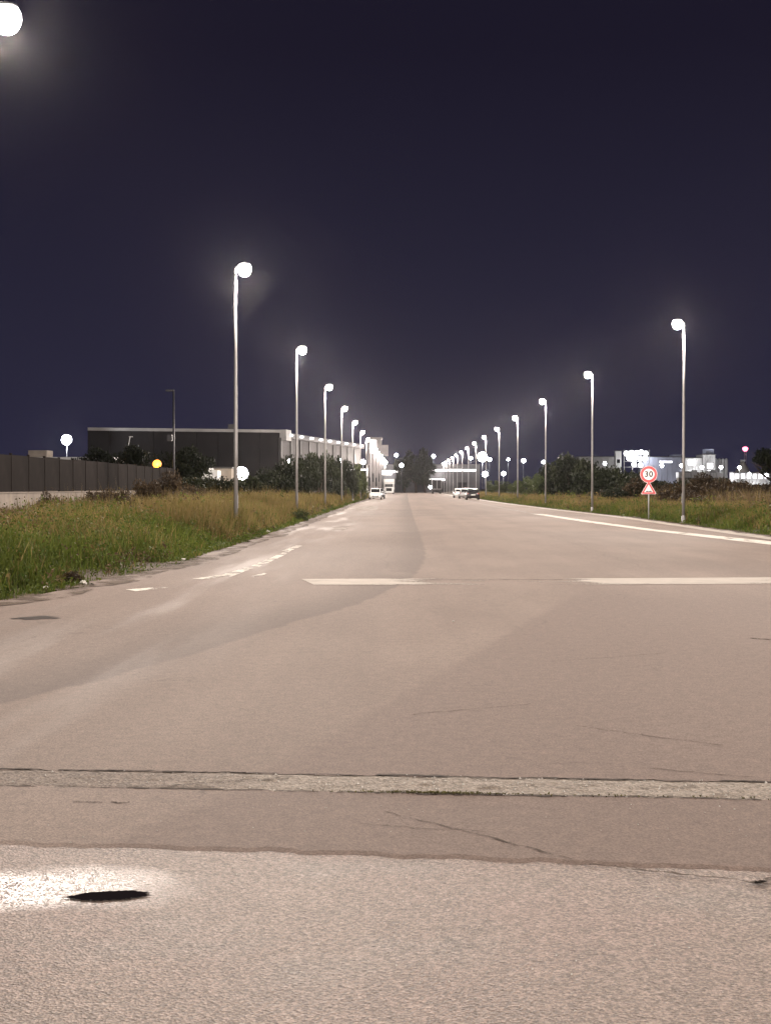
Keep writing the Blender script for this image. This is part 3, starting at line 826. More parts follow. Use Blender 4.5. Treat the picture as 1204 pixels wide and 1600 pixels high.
def crown_mesh(name, n, rx, ry, rz, size, ca, cb, clumps=14, flat=0.0, seed=0):
    """leaf cloud of many small leaves gathered in uneven clumps; base at z=0"""
    r = np.random.default_rng(seed)
    cs = r.normal(size=(clumps, 3)); cs /= np.linalg.norm(cs, axis=1)[:, None]; cs *= r.uniform(0.35, 0.88, clumps)[:, None]
    cr_ = r.uniform(0.22, 0.46, clumps); tone = r.uniform(0, 1, clumps)
    k = r.integers(0, clumps, n)
    d = r.normal(size=(n, 3)); d /= np.linalg.norm(d, axis=1)[:, None]
    rad = cr_[k] * r.uniform(0.35, 1.0, n) ** 0.5
    p = cs[k] + d * rad[:, None]
    p[:, 2] = np.maximum(p[:, 2], -0.95 + r.uniform(0, .2, n))
    if flat: p[:, 2] *= 1 - flat * np.clip(np.abs(p[:, 0]), 0, 1)
    p[:, 2] = (p[:, 2] + 1) / (np.quantile(p[:, 2], 0.995) + 1) * 2 - 1
    t_ = np.clip(tone[k] * 0.7 + r.uniform(0, 0.4, n), 0, 1)
    v, f, c = leaves(n, p[:, 0] * rx, p[:, 1] * ry, (p[:, 2] + 1) * rz, size * r.uniform(0.6, 1.4, n), pal(ca, cb, t_))
    return tri_mesh(name, v, f, M['leaf'], c)

DKA, DKB = (0.009, 0.013, 0.007), (0.026, 0.031, 0.014)
OLA, OLB = (0.030, 0.045, 0.016), (0.080, 0.095, 0.035)
BRA, BRB = (0.030, 0.021, 0.014), (0.078, 0.053, 0.029)
crowns = {'dark': [crown_mesh('foliage', 3200, 1, 1, .5, .10, DKA, DKB, 16, seed=i) for i in range(3)],
          'olive': [crown_mesh('foliage', 3200, 1, 1, .5, .10, OLA, OLB, 16, seed=10 + i) for i in range(2)],
          'brown': [crown_mesh('foliage', 2600, 1, 1, .5, .10, BRA, BRB, 18, seed=20 + i) for i in range(3)],
          'tree': [crown_mesh('crown', 5200, 1, 1, .5, .085, DKA, DKB, 26, seed=30 + i) for i in range(3)]}
def stem_mesh():
    m = MB()
    for i in range(5):
        a = i * 1.26 + .3
        m.tube([(0.05 * math.cos(a), 0.05 * math.sin(a), 0), (0.16 * math.cos(a), 0.16 * math.sin(a), .25), (0.4 * math.cos(a), .4 * math.sin(a), .62)], [.03, .022, .008], 6)
    return m.mesh('stem', M['bark'], True)
STEM = stem_mesh()
def shrub(x, y, rx, h, kind, label, grp, name='shrub'):
    if x > 0: x = max(x, float(interp(XR, y)) + 1.6 + rx * 0.8)
    z = float(ground_h(np.array(x), np.array(y)))
    h = max(.25, h - z) if name == 'shrub' else h
    o = empty(name, (x, y, z), random.uniform(0, 6.28), label, 'shrub', grp)
    f = link('foliage', random.choice(crowns[kind]), o); f.scale = (rx, rx * random.uniform(.8, 1.1), h)
    s_ = link('stem', STEM, o); s_.scale = (rx * .8, rx * .8, h * .9)
    return o
def trunk_mesh(bare=False):
    m = MB(); r = random.Random(3)
    m.tube([(0, 0, 0), (.01, .01, .2), (-.01, .015, .45), (.01, 0, .8)], [.035, .028, .022, .008], 8)
    for i in range(14 if bare else 7):
        a = r.uniform(0, 6.28); z = r.uniform(.22, .6); q = r.uniform(.25, .6)
        p1 = (q * .5 * math.cos(a), q * .5 * math.sin(a), z + q * .28)
        p2 = (q * math.cos(a + .2), q * math.sin(a + .2), z + q * .45)
        m.tube([(0, 0, z), p1, p2], [.014, .009, .003], 5)
        for j in range(4 if bare else 1):
            b_ = a + r.uniform(-.9, .9); s_ = r.uniform(.1, .25)
            m.tube([p1, (p1[0] + s_ * math.cos(b_), p1[1] + s_ * math.sin(b_), p1[2] + s_ * .8)], [.006, .002], 4)
    return m.mesh('trunk', M['bark'], True)
TRUNK = trunk_mesh(); TRUNK_B = trunk_mesh(True)
def tree(x, y, rx, h, label, grp=None, base=0.25, kind='tree', bare=False, name='tree'):
    z = float(ground_h(np.array(x), np.array(y))); h -= z
    o = empty(name, (x, y, z), random.uniform(0, 6.28), label, 'tree', grp)
    t_ = link('trunk', TRUNK_B if bare else TRUNK, o); t_.scale = (h * .9, h * .9, h * (1.15 if bare else .95))
    c_ = link('crown', random.choice(crowns[kind]), o); c_.location = (0, 0, h * base); c_.scale = (rx, rx, h * (1 - base))
    return o

# dark scrub behind the left verge
for i, (px, py, Y, rx) in enumerate([(296, 748, 100, 1.7), (330, 746, 112, 2.0), (365, 747, 105, 1.9), (402, 744, 112, 2.1), (430, 735, 118, 1.9)]):
    p = at(px, py, Y); shrub(p.x, Y, rx, p.z, 'dark', 'low dark shrub below the wide warehouse front, %s from the left' % ordn[i], 'low scrub below the warehouse')
for i, (px, py, Y, rx) in enumerate([(452, 722, 122, 1.8), (474, 714, 128, 1.9), (496, 711, 135, 2.0), (508, 722, 150, 2.2), (520, 713, 140, 1.7), (538, 722, 150, 1.6)]):
    p = at(px, py, Y); shrub(p.x, Y, rx, p.z, 'dark', 'tall dark shrub in front of the lit warehouse bays, %s from the left' % ordn[i], 'tall scrub before the warehouse bays')
for px, py, Y, rx in [(556, 728, 168, 1.5), (567, 738, 185, 1.2)]:
    p = at(px, py, Y); shrub(p.x - .3, Y, rx, p.z, 'olive', 'grey-green lit bush at the verge end, %s the parked white car' % ('left of' if px < 560 else 'just behind and left of'), None)
for i, (px, py, Y, rx) in enumerate([(75, 770, 50, .6), (150, 766, 55, .8), (190, 768, 52, .7), (236, 752, 62, .9), (262, 738, 78, .9), (300, 758, 84, 1.1)]):
    p = at(px, py, Y); shrub(p.x, Y, rx, p.z, 'brown', 'brown withered bush in front of the panel fence, %s from the left' % ordn[i], 'withered bushes before the fence')
for i, (px, py, rx, hh, kd) in enumerate([(138, 910, .26, .22, 'brown'), (478, 814, .6, .6, 'olive')]):
    x, y = (px - 635) / (py - 762) * 1.6, 3472 / (py - 762)
    shrub(x - .3, y, rx, hh, kd, 'small weed clump at the left road edge, %s from the left' % ordn[i], 'weed clumps along the left road edge', 'weed_clump')
# round crowns behind the fence
for px, py, Y, rx, lab in [(150, 701, 138, 2.3, 'dark round tree behind the fence, right of the white floodlight'), (203, 697, 132, 2.3, 'dark round tree behind the fence, left of the orange lamp'),
                           (290, 699, 125, 2.4, 'dark round tree right of the tall unlit pole')]:
    p = at(px, py, Y); tree(p.x, Y, rx, p.z, lab, 'round trees behind the fence', base=.3)
# right scrub
for i, (px, py, Y, rx) in enumerate([(765, 752, 250, 2.0), (780, 752, 230, 2.0), (806, 752, 190, 1.6), (822, 746, 180, 1.8), (838, 742, 170, 2.0), (852, 736, 160, 2.0)]):
    p = at(px, py, Y); shrub(max(p.x, 14.5), Y, rx, p.z, 'olive', 'olive bush between the right parked cars and the dark shrubs, %s from the left' % ordn[i], 'olive bushes beyond the right verge')
for i, (px, py, Y, rx) in enumerate([(872, 717, 140, 2.2), (893, 712, 138, 2.2), (912, 722, 134, 2.2), (934, 732, 130, 2.2), (958, 733, 126, 2.4), (980, 739, 122, 2.2), (1000, 744, 110, 2.0)]):
    p = at(px, py, Y); shrub(p.x, Y, rx, p.z, 'dark', 'big dark shrub left of the speed limit sign, %s of seven from the left' % ordn[i], 'big dark shrubs left of the sign')
for i in range(20):
    px = 985 + i * 12.0; Y = random.uniform(86, 118); py = random.uniform(747, 756) - (9 if 1095 < px < 1125 else 0) + (5 if px > 1125 else 2)
    p = at(px, py, Y); shrub(p.x, Y, random.uniform(1.4, 2.0), p.z, random.choice(['brown', 'brown', 'dark']), 'dull bush in the scrub behind the round sign, %s from the left' % ordn[i], 'brown scrub behind the right verge')
for i in range(12):
    px = 1045 + i * 15; Y = random.uniform(78, 92); py = random.uniform(764, 772)
    p = at(px, py, Y); shrub(p.x, Y, random.uniform(.7, 1.2), p.z, 'brown', 'low brown weed bush rising from the right verge grass, %s from the left' % ordn[i], 'weed bushes in the right verge')
tree(*at(1203, 0, 118).xy, 1.7, at(0, 703, 118).z, 'dark half-bare tree at the far right edge, before the bright yard', base=.5, bare=True)
# trees closing the road
for px, py, Y, rx, lab in [(632, 716, 452, 4.0, 'dark tree closing the end of the road, left of its centre'), (650, 704, 456, 4.6, 'tallest dark tree at the end of the road'),
                           (664, 716, 450, 3.6, 'dark tree closing the end of the road, right of its centre')]:
    p = at(px, py, Y); tree(p.x, Y, rx, p.z, lab, 'trees at the end of the road', base=.12)

# ------------------------------------------------------------------ lights on masts and walls
def point(parent, loc, W, col, r=0.15):
    ld = bpy.data.lights.new('lamp_light', 'POINT'); ld.energy = W; ld.color = col; ld.shadow_soft_size = r
    lo = bpy.data.objects.new('lamp_light', ld); C.objects.link(lo); lo.parent = parent; lo.location = loc
    return lo
def mast(name, p, label, cat='floodlight', size=0.5, W=0, col=(.95, .96, 1), mat='flood', grp=None, mastmat='dark_steel', crossarm=True, r=.09):
    """a mast with a floodlight head facing the camera side; p is the head's centre"""
    o = empty(name, (p.x, p.y, 0), 0, label, cat, grp)
    h = p.z
    MB().tube([(0, .1, -.1), (0, .1, h * .5), (0, .1, h)], [r, r * .8, r * .6], 8).build('mast_pole', M[mastmat], o, True)
    hd = MB().lathe([(size * .53, -.06), (size * .54, 0), (size * .40, .12), (size * .15, .2)], c=(0, 0, h), n=18, axis='Y').build('lamp_housing', M['dark_steel'], o, True)
    MB().lathe([(size * .52, 0), (size * .50, -.05), (size * .36, -.12), (size * .1, -.15)], c=(0, -.062, h), n=16, axis='Y').build('lamp_glass', M[mat], hd, True)
    if crossarm: MB().box(-size * .9, size * .9, .06, .12, h - .04, h + .04).build('crossarm', M[mastmat], o)
    if W: point(o, (0, -.9, h - .1), W, col)
    return o
mast('floodlight_mast', at(103, 687, 235), 'very bright white floodlight left of the warehouse roof', size=1.7, W=7000, crossarm=False)
mast('floodlight_mast', at(377, 740, 150), 'bright white floodlight low behind the first whole left street lamp', size=1.4, W=3000, crossarm=False)
mast('yard_lamp', at(245, 725, 104), 'orange sodium yard lamp above the panel fence', 'yard lamp', size=.62, W=420, col=(1, .5, .1), mat='sodium', crossarm=False)
for px, py, Y, s_, lab in [(451, 720, 205, .55, 'small round yard lamp under the warehouse corner'), (483, 742, 210, .5, 'dim small yard lamp among the tall dark shrubs'),
                           (532, 720, 232, .55, 'small round lamp left of the canopy rail'), (567, 722, 238, .75, 'round lamp at the right end of the canopy rail'),
                           (627, 727, 400, 1.0, 'round lamp left of the trees closing the road'), (753, 714, 300, 2.0, 'large bright floodlight among the right street lamps'),
                           (757, 741, 255, 1.0, 'round lamp low among the right street lamps, the left one of two'), (786, 740, 260, .75, 'round lamp low behind the right verge, the right one of two'),
                           (672, 761, 440, 1.0, 'small white lamp at the end of the road beside the dark lorry')]:
    mast('yard_lamp', at(px, py, Y), lab, 'yard lamp', size=s_, W=4000 if s_ > 1.5 else 350, crossarm=False)
for px, py, Y, s_ in [(619, 711, 482, 1.5), (677, 713, 482, 1.5)]:
    mast('roof_floodlight', at(px, py, Y), 'triangular floodlight high behind the trees at the road end, %s one' % ('left' if px < 650 else 'right'), size=1.1, W=2500)
for i, (px, py) in enumerate([(735, 716), (764, 718), (793, 718), (817, 720), (848, 722), (881, 717)]):
    mast('yard_mast', at(px, py, 470), 'far yard mast light over the right scrub, %s from the left' % ordn[i], size=(1.0, 1.2, .8, 1.3, 1.1, .7)[i], W=1500, grp='far yard masts on the right')
# unlit pole
p = at(271, 610, 95)
o = empty('unlit_pole', (p.x, 95, 0), 0, 'tall thin unlit pole at the end of the panel fence', 'pole')
MB().tube([(0, 0, -.1), (0, 0, 4), (0, 0, p.z)], [.10, .08, .06], 8).build('pole', M['dark_steel'], o, True)
MB().box(-.55, .05, -.09, .09, p.z - .05, p.z + .06).build('lamp_housing', M['dark_steel'], o, bevel=.02)
MB().box(-.5, -.12, -.07, .07, p.z - .075, p.z - .053).build('lamp_glass', M['glass'], o)
p2 = at(263, 684, 95)
MB().box(-.45, -.10, -.12, .12, p2.z - .22, p2.z + .22).build('loudspeaker_box', M['dark_steel'], o, bevel=.03)
p = at(199, 690, 160)
o = empty('lamp_bracket', (p.x, 160, 0), 0, 'thin leaning pale pole rising behind the dark round trees', 'pole')
MB().tube([(0, 0, 0), (0, 0, p.z - .8), (.25, 0, p.z + .55)], [.07, .06, .05], 6).build('pole', M['white'], o, True)
MB().box(.15, .55, -.08, .08, p.z + .52, p.z + .62).build('lamp_housing', M['white'], o)

# ------------------------------------------------------------------ panel fence on concrete wall
o = empty('panel_fence', (-16, 30, 0), 0, 'dark panel fence on a pale concrete wall behind the left verge', 'fence')
g0 = float(ground_h(np.array(-16.), np.array(60.)))
PW = 2.6
wall_me = MB().box(-.12, .12, .006, PW - .006, g0 - .3, 1.38).mesh('wall_block', M['conc'])
cap_me = MB().box(-.16, .16, .006, PW - .006, 1.382, 1.43).mesh('coping', M['conc'])
pan_me = MB().box(-.03, .03, .045, PW - .045, 1.434, 2.93).mesh('fence_panel', M['fence_panel'])
post_me = MB().box(-.05, .05, -.05, .05, 1.432, 3.0).mesh('fence_post', M['fence_panel'])
for i in range(25):
    wb = link('wall_block', wall_me, o, (0, i * PW, 0)); link('coping', cap_me, wb)
    link('fence_panel', pan_me, o, (0, i * PW, random.uniform(-.03, .03)))
    link('fence_post', post_me, o, (0, i * PW, 0))
# small pale building behind the fence, far left
p = at(53, 703, 170)
o = empty('small_building', (p.x, 170, 0), 0, 'small pale building with a roof box behind the fence at far left', 'building')
zt = at(0, 714, 170).z
MB().box(-2.6, 9.5, 0, 7, 0, zt - .3).build('wall', M['brick'], o)
MB().box(-2.8, 9.7, -.2, 7.2, zt - .3, zt).build('roof', M['white'], o)
MB().box(-1.1, 1.2, 1, 4, zt, p.z).build('roof_box', M['brick'], o)
for k in range(3): MB().box(1.5 + k * 2.4, 2.8 + k * 2.4, -.04, .1, zt - 2.2, zt - 1.1).build('window', M['glass'], o)
# lit lean-to and little shed
p = at(325, 735, 165)
o = empty('lean_to', (p.x, 165, 0), 0, 'white lit lean-to shed below the warehouse front', 'shed')
MB().prism([(-1.2, 0), (1.1, 0), (1.1, p.z), (.2, p.z + .1), (-1.2, p.z - 1.0)], 0, 3).build('wall', M['white'], o)
MB().prism([(-1.5, p.z - 1.15), (.2, p.z + .13), (.2, p.z + .28), (-1.5, p.z - 1.0)], -.2, 3.2).build('roof', M['white'], o)
MB().box(.3, .9, -.03, .05, 0, 2.0).build('door', M['clad_dark'], o)
point(o, (-.4, -1.6, p.z - .4), 30, (1, .97, .9))
p = at(344, 732, 172)
o = empty('gate_lodge', (p.x, 172, 0), 0, 'cream gate lodge with a dark doorway below the warehouse front', 'building')
MB().box(-1.35, -.35, 0, 2.5, 0, p.z).build('wall', M['brick'], o); MB().box(.35, 1.35, 0, 2.5, 0, p.z).build('wall', M['brick'], o)
MB().box(-.35, .35, .25, 2.5, 0, p.z - .9).build('door', M['clad_dark'], o); MB().box(-.35, .35, 0, 2.5, p.z - .9, p.z).build('lintel', M['brick'], o)
MB().box(-1.5, 1.5, -.15, 2.6, p.z, p.z + .2).build('roof', M['clad_dark'], o)
point(o, (.0, -1.3, p.z - .5), 18, (1, .93, .8))

# ------------------------------------------------------------------ warehouse
A = at(136, 668, 240); B = at(438, 671, 250); Cc = at(563, 692, 321)
ZT = 12.0
def wall_run(o, a, b, n, z0, z1, mat, name, thick=.25, gap=.04, pil=None, pilmat=None):
    d = Vector((b.x - a.x, b.y - a.y, 0)); L = d.length; ang = math.atan2(d.y, d.x)
    seg = L / n
    me = MB().box(gap, seg - gap, 0, thick, z0, z1).mesh(name, mat)
    pm = MB().box(-.28, .28, -.22, thick + .02, z0, z1 + .02).mesh('pilaster', pilmat) if pil else None
    for i in range(n):
        p = Vector((a.x, a.y, 0)) + d * (i / n)
        link(name, me, o, (p.x - o.location.x, p.y - o.location.y, 0), ang)
        if pm: link('pilaster', pm, o, (p.x - o.location.x, p.y - o.location.y, 0), ang)
    return ang
wh = empty('warehouse', (B.x, B.y, 0), 0, 'long grey warehouse with a pale roof edge and lamps under its eaves', 'warehouse')
wall_run(wh, A, B, 9, 0, ZT - .5, M['clad'], 'wall_panel')
a2 = wall_run(wh, B, Cc, 10, 0, ZT - 1.4, M['clad_pale'], 'bay_panel', pil=True, pilmat=M['clad_dark'])
# solid core and roof
core = MB()
def rel(v, z): return (v.x - B.x, v.y - B.y, z)
D1 = Vector((A.x + 18, A.y + 75, 0)); inn = .3
core.add([rel(A + Vector((.3, .3, 0)), 0), rel(B + Vector((-.45, .3, 0)), 0), rel(Cc + Vector((-.45, 0, 0)), 0), rel(D1, 0),
          rel(A + Vector((.3, .3, 0)), ZT - .55), rel(B + Vector((-.45, .3, 0)), ZT - .55), rel(Cc + Vector((-.45, 0, 0)), ZT - .55), rel(D1, ZT - .55)],
         [(0, 3, 2, 1), (4, 5, 6, 7), (0, 1, 5, 4), (1, 2, 6, 5), (2, 3, 7, 6), (3, 0, 4, 7)])
core.build('roof', M['clad_dark'], wh)
d = Vector((B.x - A.x, B.y - A.y, 0)); angA = math.atan2(d.y, d.x)
MB().box(0, d.length, -.45, .3, ZT - .5, ZT + .02).build('roof_edge', M['trim'], wh, loc=rel(A, 0), rz=angA)
d = Vector((Cc.x - B.x, Cc.y - B.y, 0)); L2 = d.length
MB().box(0, L2, -.9, .3, ZT - 1.4, ZT - .45).build('eave', M['clad_dark'], wh, loc=rel(B, 0), rz=a2)
MB().box(-.1, 3.5, -1.1, .1, ZT - 1.9, ZT + .05).build('corner_canopy', M['trim'], wh, loc=rel(B, 0), rz=a2)
for i in range(9):
    lo = MB().lathe([(.1, -.22), (.3, -.2), (.4, 0), (.3, .12), (.08, .16)], n=12).build('eave_lamp', M['eave'], wh, True)
    s_ = L2 * (i + .35) / 9.0
    q = B + d.normalized() * s_
    lo.location = (q.x - B.x + math.sin(a2) * 1.25, q.y - B.y - math.cos(a2) * 1.25, ZT - .85)
    if i % 2 == 0: point(wh, (lo.location.x + 1.6, lo.location.y - .9, ZT - 2.2), 34, (.95, .96, 1))
# shiny strip curtain at the corner
for i in range(6):
    MB().box(i * .95, i * .95 + .55, -.16, -.02, 5.4 + (i % 3) * .7, 8.6 - (i % 2) * .8).build('door_strip', M['white'], wh, loc=rel(B + Vector((-6.4, -.15, 0)), 0), rz=angA)
MB().box(0, 1.4, -.5, -.05, ZT + .02, ZT + .9).build('roof_vent', M['clad_dark'], wh, loc=rel(A + (B - A) * .72, 0), rz=angA)

# roadside canopy shed in front of the warehouse
o = empty('loading_canopy', (-13.2, 240, 0), 0, 'low loading canopy with two lit strips behind the lit bush', 'canopy')
MB().box(0, 6.6, 0, 5, 5.55, 5.72).build('roof', M['clad_pale'], o)
for x in (.2, 3.3, 6.4): MB().box(x - .1, x + .1, .2, .4, 0, 5.55).build('post', M['white'], o)
for x0, x1, z in ((2.6, 4.4, 4.7), (4.6, 6.5, 4.7), (0.3, 1.4, 3.35), (1.6, 3.0, 3.35), (3.2, 4.0, 3.35)):
    MB().box(x0, x1, -.1, .0, z - .13, z + .13).build('strip_light', M['strip'], o)
MB().box(.0, 6.6, 4.5, 4.8, 0, 5.5).build('back_wall', M['clad'], o)
# tower with an added glowing front and a projecting panel
o = empty('lit_tower', (-8.6, 330, 0), 0, 'narrow tall tower block with an added glow on its front, left of the road end', 'tower')
MB().box(-.6, 2.6, 0, 6, 0, 13.2).build('wall', M['clad_pale'], o)
MB().box(-.8, 2.8, -.25, 6.2, 13.2, 13.55).build('roof', M['clad_dark'], o)
MB().box(.0, 1.4, -.06, .0, 9.8, 12.9).build('front_glow', M['window_wall_glow'], o)  # glowing sheet stands in for lamplight on the upper front
MB().box(2.62, 4.2, .4, 1.6, 9.2, 11.8).build('projecting_panel', M['clad_pale'], o)
for k in range(4): MB().box(-.3 + k * .75, .1 + k * .75, -.05, .0, 2 + (k % 2), 4 + (k % 2)).build('window', M['glass'], o)
point(o, (1.0, -2.6, 10.5), 22, (1, .97, .95))
# factory closing the view
o = empty('end_factory', (0, 475, 0), 0, 'long low factory with lit roof strips behind the trees at the road end', 'factory')
x0, x1 = -20, 25
n = 15
fm = MB().box(.02, 2.98, 0, .3, 0, 9.2).mesh('wall_panel', M['clad_dark'])
for k in range(n): link('wall_panel', fm, o, (x0 + k * 3, 0, 0))
MB().box(x0, x1, -.2, 20, 9.2, 9.6).build('roof', M['clad_pale'], o)
for a_, b_, z in [(-8.4, -3.0, 7.1), (-2.6, -.2, 7.0), (7.6, 14, 7.5), (14.3, 19, 7.55), (19.3, 23.6, 7.5), (7.0, 13.0, 4.3), (-8.3, -5.0, 6.3)]:
    MB().box(a_, b_, -.35, -.02, z - .3, z + .35).build('strip_light', M['strip'], o)
for k in range(6): MB().box(x0 + 2 + k * 7.1, x0 + 5 + k * 7.1, -.05, .0, .2, 3.4).build('roller_door', M['clad'], o)
point(o, (-6, -4, 6), 1800, (1, .97, .95)); point(o, (11, -4, 6), 1800, (1, .97, .95))

# ------------------------------------------------------------------ works on the right horizon, 520 m off
PY = 520.0
def PX(px): return (px - 635) / 2170 * PY
def PZ(py): return CAM_H + (762 - py) / 2170 * PY
def block(name, px0, px1, ptop, label, mat, dep=12, y=0, ribs=0, cat='building', roofm='clad_dark', zb=0):
    o = empty(name, (PX(px0), PY + y, 0), 0, label, cat)
    W_ = PX(px1) - PX(px0); h = PZ(ptop)
    if ribs:
        me = MB().box(.04, W_ / ribs - .04, 0, .4, zb, h - .3).mesh('wall_panel', M[mat])
        for k in range(ribs): link('wall_panel', me, o, (k * W_ / ribs, 0, 0))
        MB().box(.05, W_ - .05, .42, dep, zb, h - .3).build('core', M[mat], o)
    else:
        MB().box(0, W_, 0, dep, zb, h - .3).build('wall', M[mat], o)
    MB().box(-.2, W_ + .2, -.2, dep + .2, h - .3, h).build('roof', M[roofm], o)
    return o, W_, h
o, W_, h = block('works_hall', 903, 958, 713, 'pale works hall at the left end of the right skyline', 'trim', ribs=6)
MB().box(0, W_, -2.2, -.02, h - 4.2, h - 3.9).build('canopy', M['white'], o)
o, W_, h = block('stair_tower', 960, 969, 704, 'narrow pale stair tower left of the cluster of lights', 'white', dep=3)
for k in range(3): MB().box(.5, W_ - .5, -.05, .0, 4 + k * 3.4, 5.4 + k * 3.4).build('window', M['glass'], o)
# process frame with rows of lamps
o = empty('process_frame', (PX(972), PY - 2, 0), 0, 'open steel frame carrying a cluster of round white lamps', 'steel frame')
W_ = PX(1011) - PX(972)
for k in range(4):
    MB().box(k * W_ / 3 - .12, k * W_ / 3 + .12, 0, .25, 0, PZ(703)).build('column', M['steel'], o)
for py in (705, 713, 721, 730): MB().box(-.2, W_ + .2, .02, .22, PZ(py) - .1, PZ(py) + .1).build('beam', M['steel'], o)
lb = MB().lathe([(.2, -.5), (.7, -.4), (.95, 0), (.7, .4), (.2, .5)], n=12, axis='Y').mesh('lamp_globe', M['eave'], True)
for px, py in [(975, 709), (983, 708), (991, 708), (998, 707), (1005, 709), (979, 716), (988, 716), (996, 717), (1004, 717), (985, 713), (987, 726), (997, 727)]:
    link('lamp_globe', lb, o, (PX(px) - PX(972), -.6, PZ(py)))
point(o, (4, -4, 11), 1500, (.97, .98, 1)); point(o, (9, 3, 13), 1000, (.97, .98, 1))
o, W_, h = block('works_hall', 1006, 1066, 713, 'long blue-grey works hall with a lit window strip on the right skyline', 'blue_clad', ribs=8, y=4)
MB().box(W_ * .42, W_ * .75, -.08, .0, PZ(723), PZ(720)).build('window_strip', M['window_wall_glow'], o)
MB().box(W_ * .78, W_, 1, 8, h, h + .7).build('roof_box', M['blue_clad'], o)
o, W_, h = block('works_block', 1067, 1092, 715, 'white lit works block right of the second pole on the right', 'white', ribs=5, y=-2)
MB().box(W_ * .15, W_ * .6, -.1, .0, PZ(727), PZ(719)).build('wall_glow', M['window_wall_glow'], o)  # emissive patch added to brighten the lit white wall
o, W_, h = block('works_tower', 1092.6, 1112, 710, 'taller pale works tower carrying a grey cap on the right skyline', 'trim', ribs=5, y=-3)
MB().box(W_ * .25, W_, 2, 7, h, h + .25).build('cap_base', M['clad_dark'], o); MB().box(W_ * .3, W_ * .98, 2, 7, h + .25, PZ(702)).build('cap', M['blue_clad'], o)
MB().box(W_ * .35, W_ * .8, -.1, .0, PZ(732), PZ(724)).build('wall_glow', M['window_wall_glow'], o)  # added glow on the tower wall, no opening there
for k in range(4):
    px = 1115.5 + k * 5.4
    s_ = empty('silo', (PX(px), PY, 0), 0, 'pale ribbed silo in the row of four, %s from the left' % ordn[k], 'silo', 'row of silos on the right skyline')
    MB().lathe([(.64, 0), (.64, PZ(719)), (.5, PZ(717.5)), (.12, PZ(716))], n=16).build('shell', M['trim'], s_, True)
    for z in (3, 6, 9): MB().lathe([(.67, -.06), (.67, .06)], c=(0, 0, z), n=16).build('hoop', M['steel'], s_, True)
s_ = empty('sand_heap', (PX(1163), PY + 6, 0), 0, 'pale conical heap under floodlight at right of the skyline', 'heap')
MB().lathe([(5.4, 0), (4.2, 4.0), (3.0, 7.2), (1.7, 9.8), (.7, PZ(721)), (.1, PZ(719))], n=22).build('heap', M['pile'], s_, True)
s2 = MB().box(-.9, .9, -.5, .5, PZ(721), PZ(718)).build('hopper', M['white'], s_)
o, W_, h = block('yard_wall', 1131, 1187, 738, 'long brightly lit white yard shed at the right edge', 'white', ribs=8, y=-12, dep=6)
for k in range(6): MB().box(W_ * (.05 + k * .16), W_ * (.15 + k * .16), -.08, .0, PZ(748), PZ(741)).build('wall_glow', M['window_wall_glow'], o)  # row of emissive patches added for the brightly lit yard band
for k in range(7):
    px0 = 1045 + k * 9.6
    c_ = empty('container', (PX(px0), PY - 16, PZ(747)), 0, 'pale stacked container in the lit yard row, %s from the left' % ordn[k], 'container', 'containers in the lit yard')
    MB().box(0, 2.1, 0, 5, 0, 2.0 + (k % 3) * .4).build('shell', M['trim' if k % 2 else 'white'], c_)
    MB().box(.1, 1.0, -.05, .0, .1, 1.8).build('door', M['white'], c_); MB().box(1.1, 2.0, -.05, .0, .1, 1.8).build('door', M['white'], c_)
    MB().box(.1, 2.0, .2, 4.8, -PZ(747), -.02).build('plinth', M['conc'], c_)
# red beacon mast
p = Vector((PX(1171), PY + 10, PZ(700)))
o = empty('beacon_mast', (p.x, p.y, 0), 0, 'slim mast with a red beacon above the right skyline', 'mast')
for sx in (-.6, .6): MB().tube([(sx, 0, 0), (sx * .5, 0, p.z - 1)], [.12, .09], 6).build('leg', M['white'], o)
for z in range(2, 15, 2): MB().box(-.55 + z * .015, .55 - z * .015, -.05, .05, z, z + .12).build('brace', M['white'], o)
MB().lathe([(.5, -1.0), (1.0, -.4), (1.1, .2), (.6, .6), (.1, .7)], c=(0, 0, p.z), n=12).build('beacon', M['red_lamp'], o, True)
for i, (px, py, W_) in enumerate([(938, 725, 2500), (1025, 728, 4000), (1055, 728, 4000), (1086, 731, 5000), (1115, 731, 5000), (1143, 731, 5000), (1150, 742, 4000), (1176, 742, 4000), (1203, 723, 2000)]):
    mast('works_mast', Vector((PX(px), PY - 9 - (8 if py > 740 else 0), PZ(py))), 'floodlight mast before the right skyline works, %s from the left' % ordn[i], size=1.15, W=W_ * .55, grp='floodlight masts of the works')

# ------------------------------------------------------------------ road signs
def ring(r0, r1, y, n=40):
    m = MB(); vs = []
    for k in range(n):
        a = 2 * math.pi * k / n
        vs += [(r0 * math.cos(a), y, r0 * math.sin(a)), (r1 * math.cos(a), y, r1 * math.sin(a))]
    m.add(vs, [(2*k, 2*k+1, (2*k+3) % (2*n), (2*k+2) % (2*n)) for k in range(n)])
    return m
SX, SY = 12.32, 71.0
o = empty('road_sign', (SX, SY, .1), R(-8), 'round red-bordered 30 sign above a red triangle sign on one post', 'road sign')
zc, zt = 2.18, 1.42
MB().tube([(0, .05, -.3), (0, .05, 2.55)], .035, 10).build('post', M['sign_back'], o, True)
d_ = MB().lathe([(.43, 0), (.43, .02)], c=(0, -.02, zc), n=44, axis='Y').build('round_plate', M['sign_white'], o)
d_['label'] = 'round white plate with a red ring and the number 30'
rg = ring(.285, .415, -.024); rgo = rg.build('red_ring', M['sign_red'], d_, loc=(0, 0, zc))
cu = bpy.data.curves.new('speed_number', 'FONT'); cu.body = '30'; cu.size = .40; cu.align_x = 'CENTER'; cu.align_y = 'CENTER'; cu.extrude = .002; cu.space_character = 1.1
cu.offset = .012
cu.materials.append(M['sign_black'])
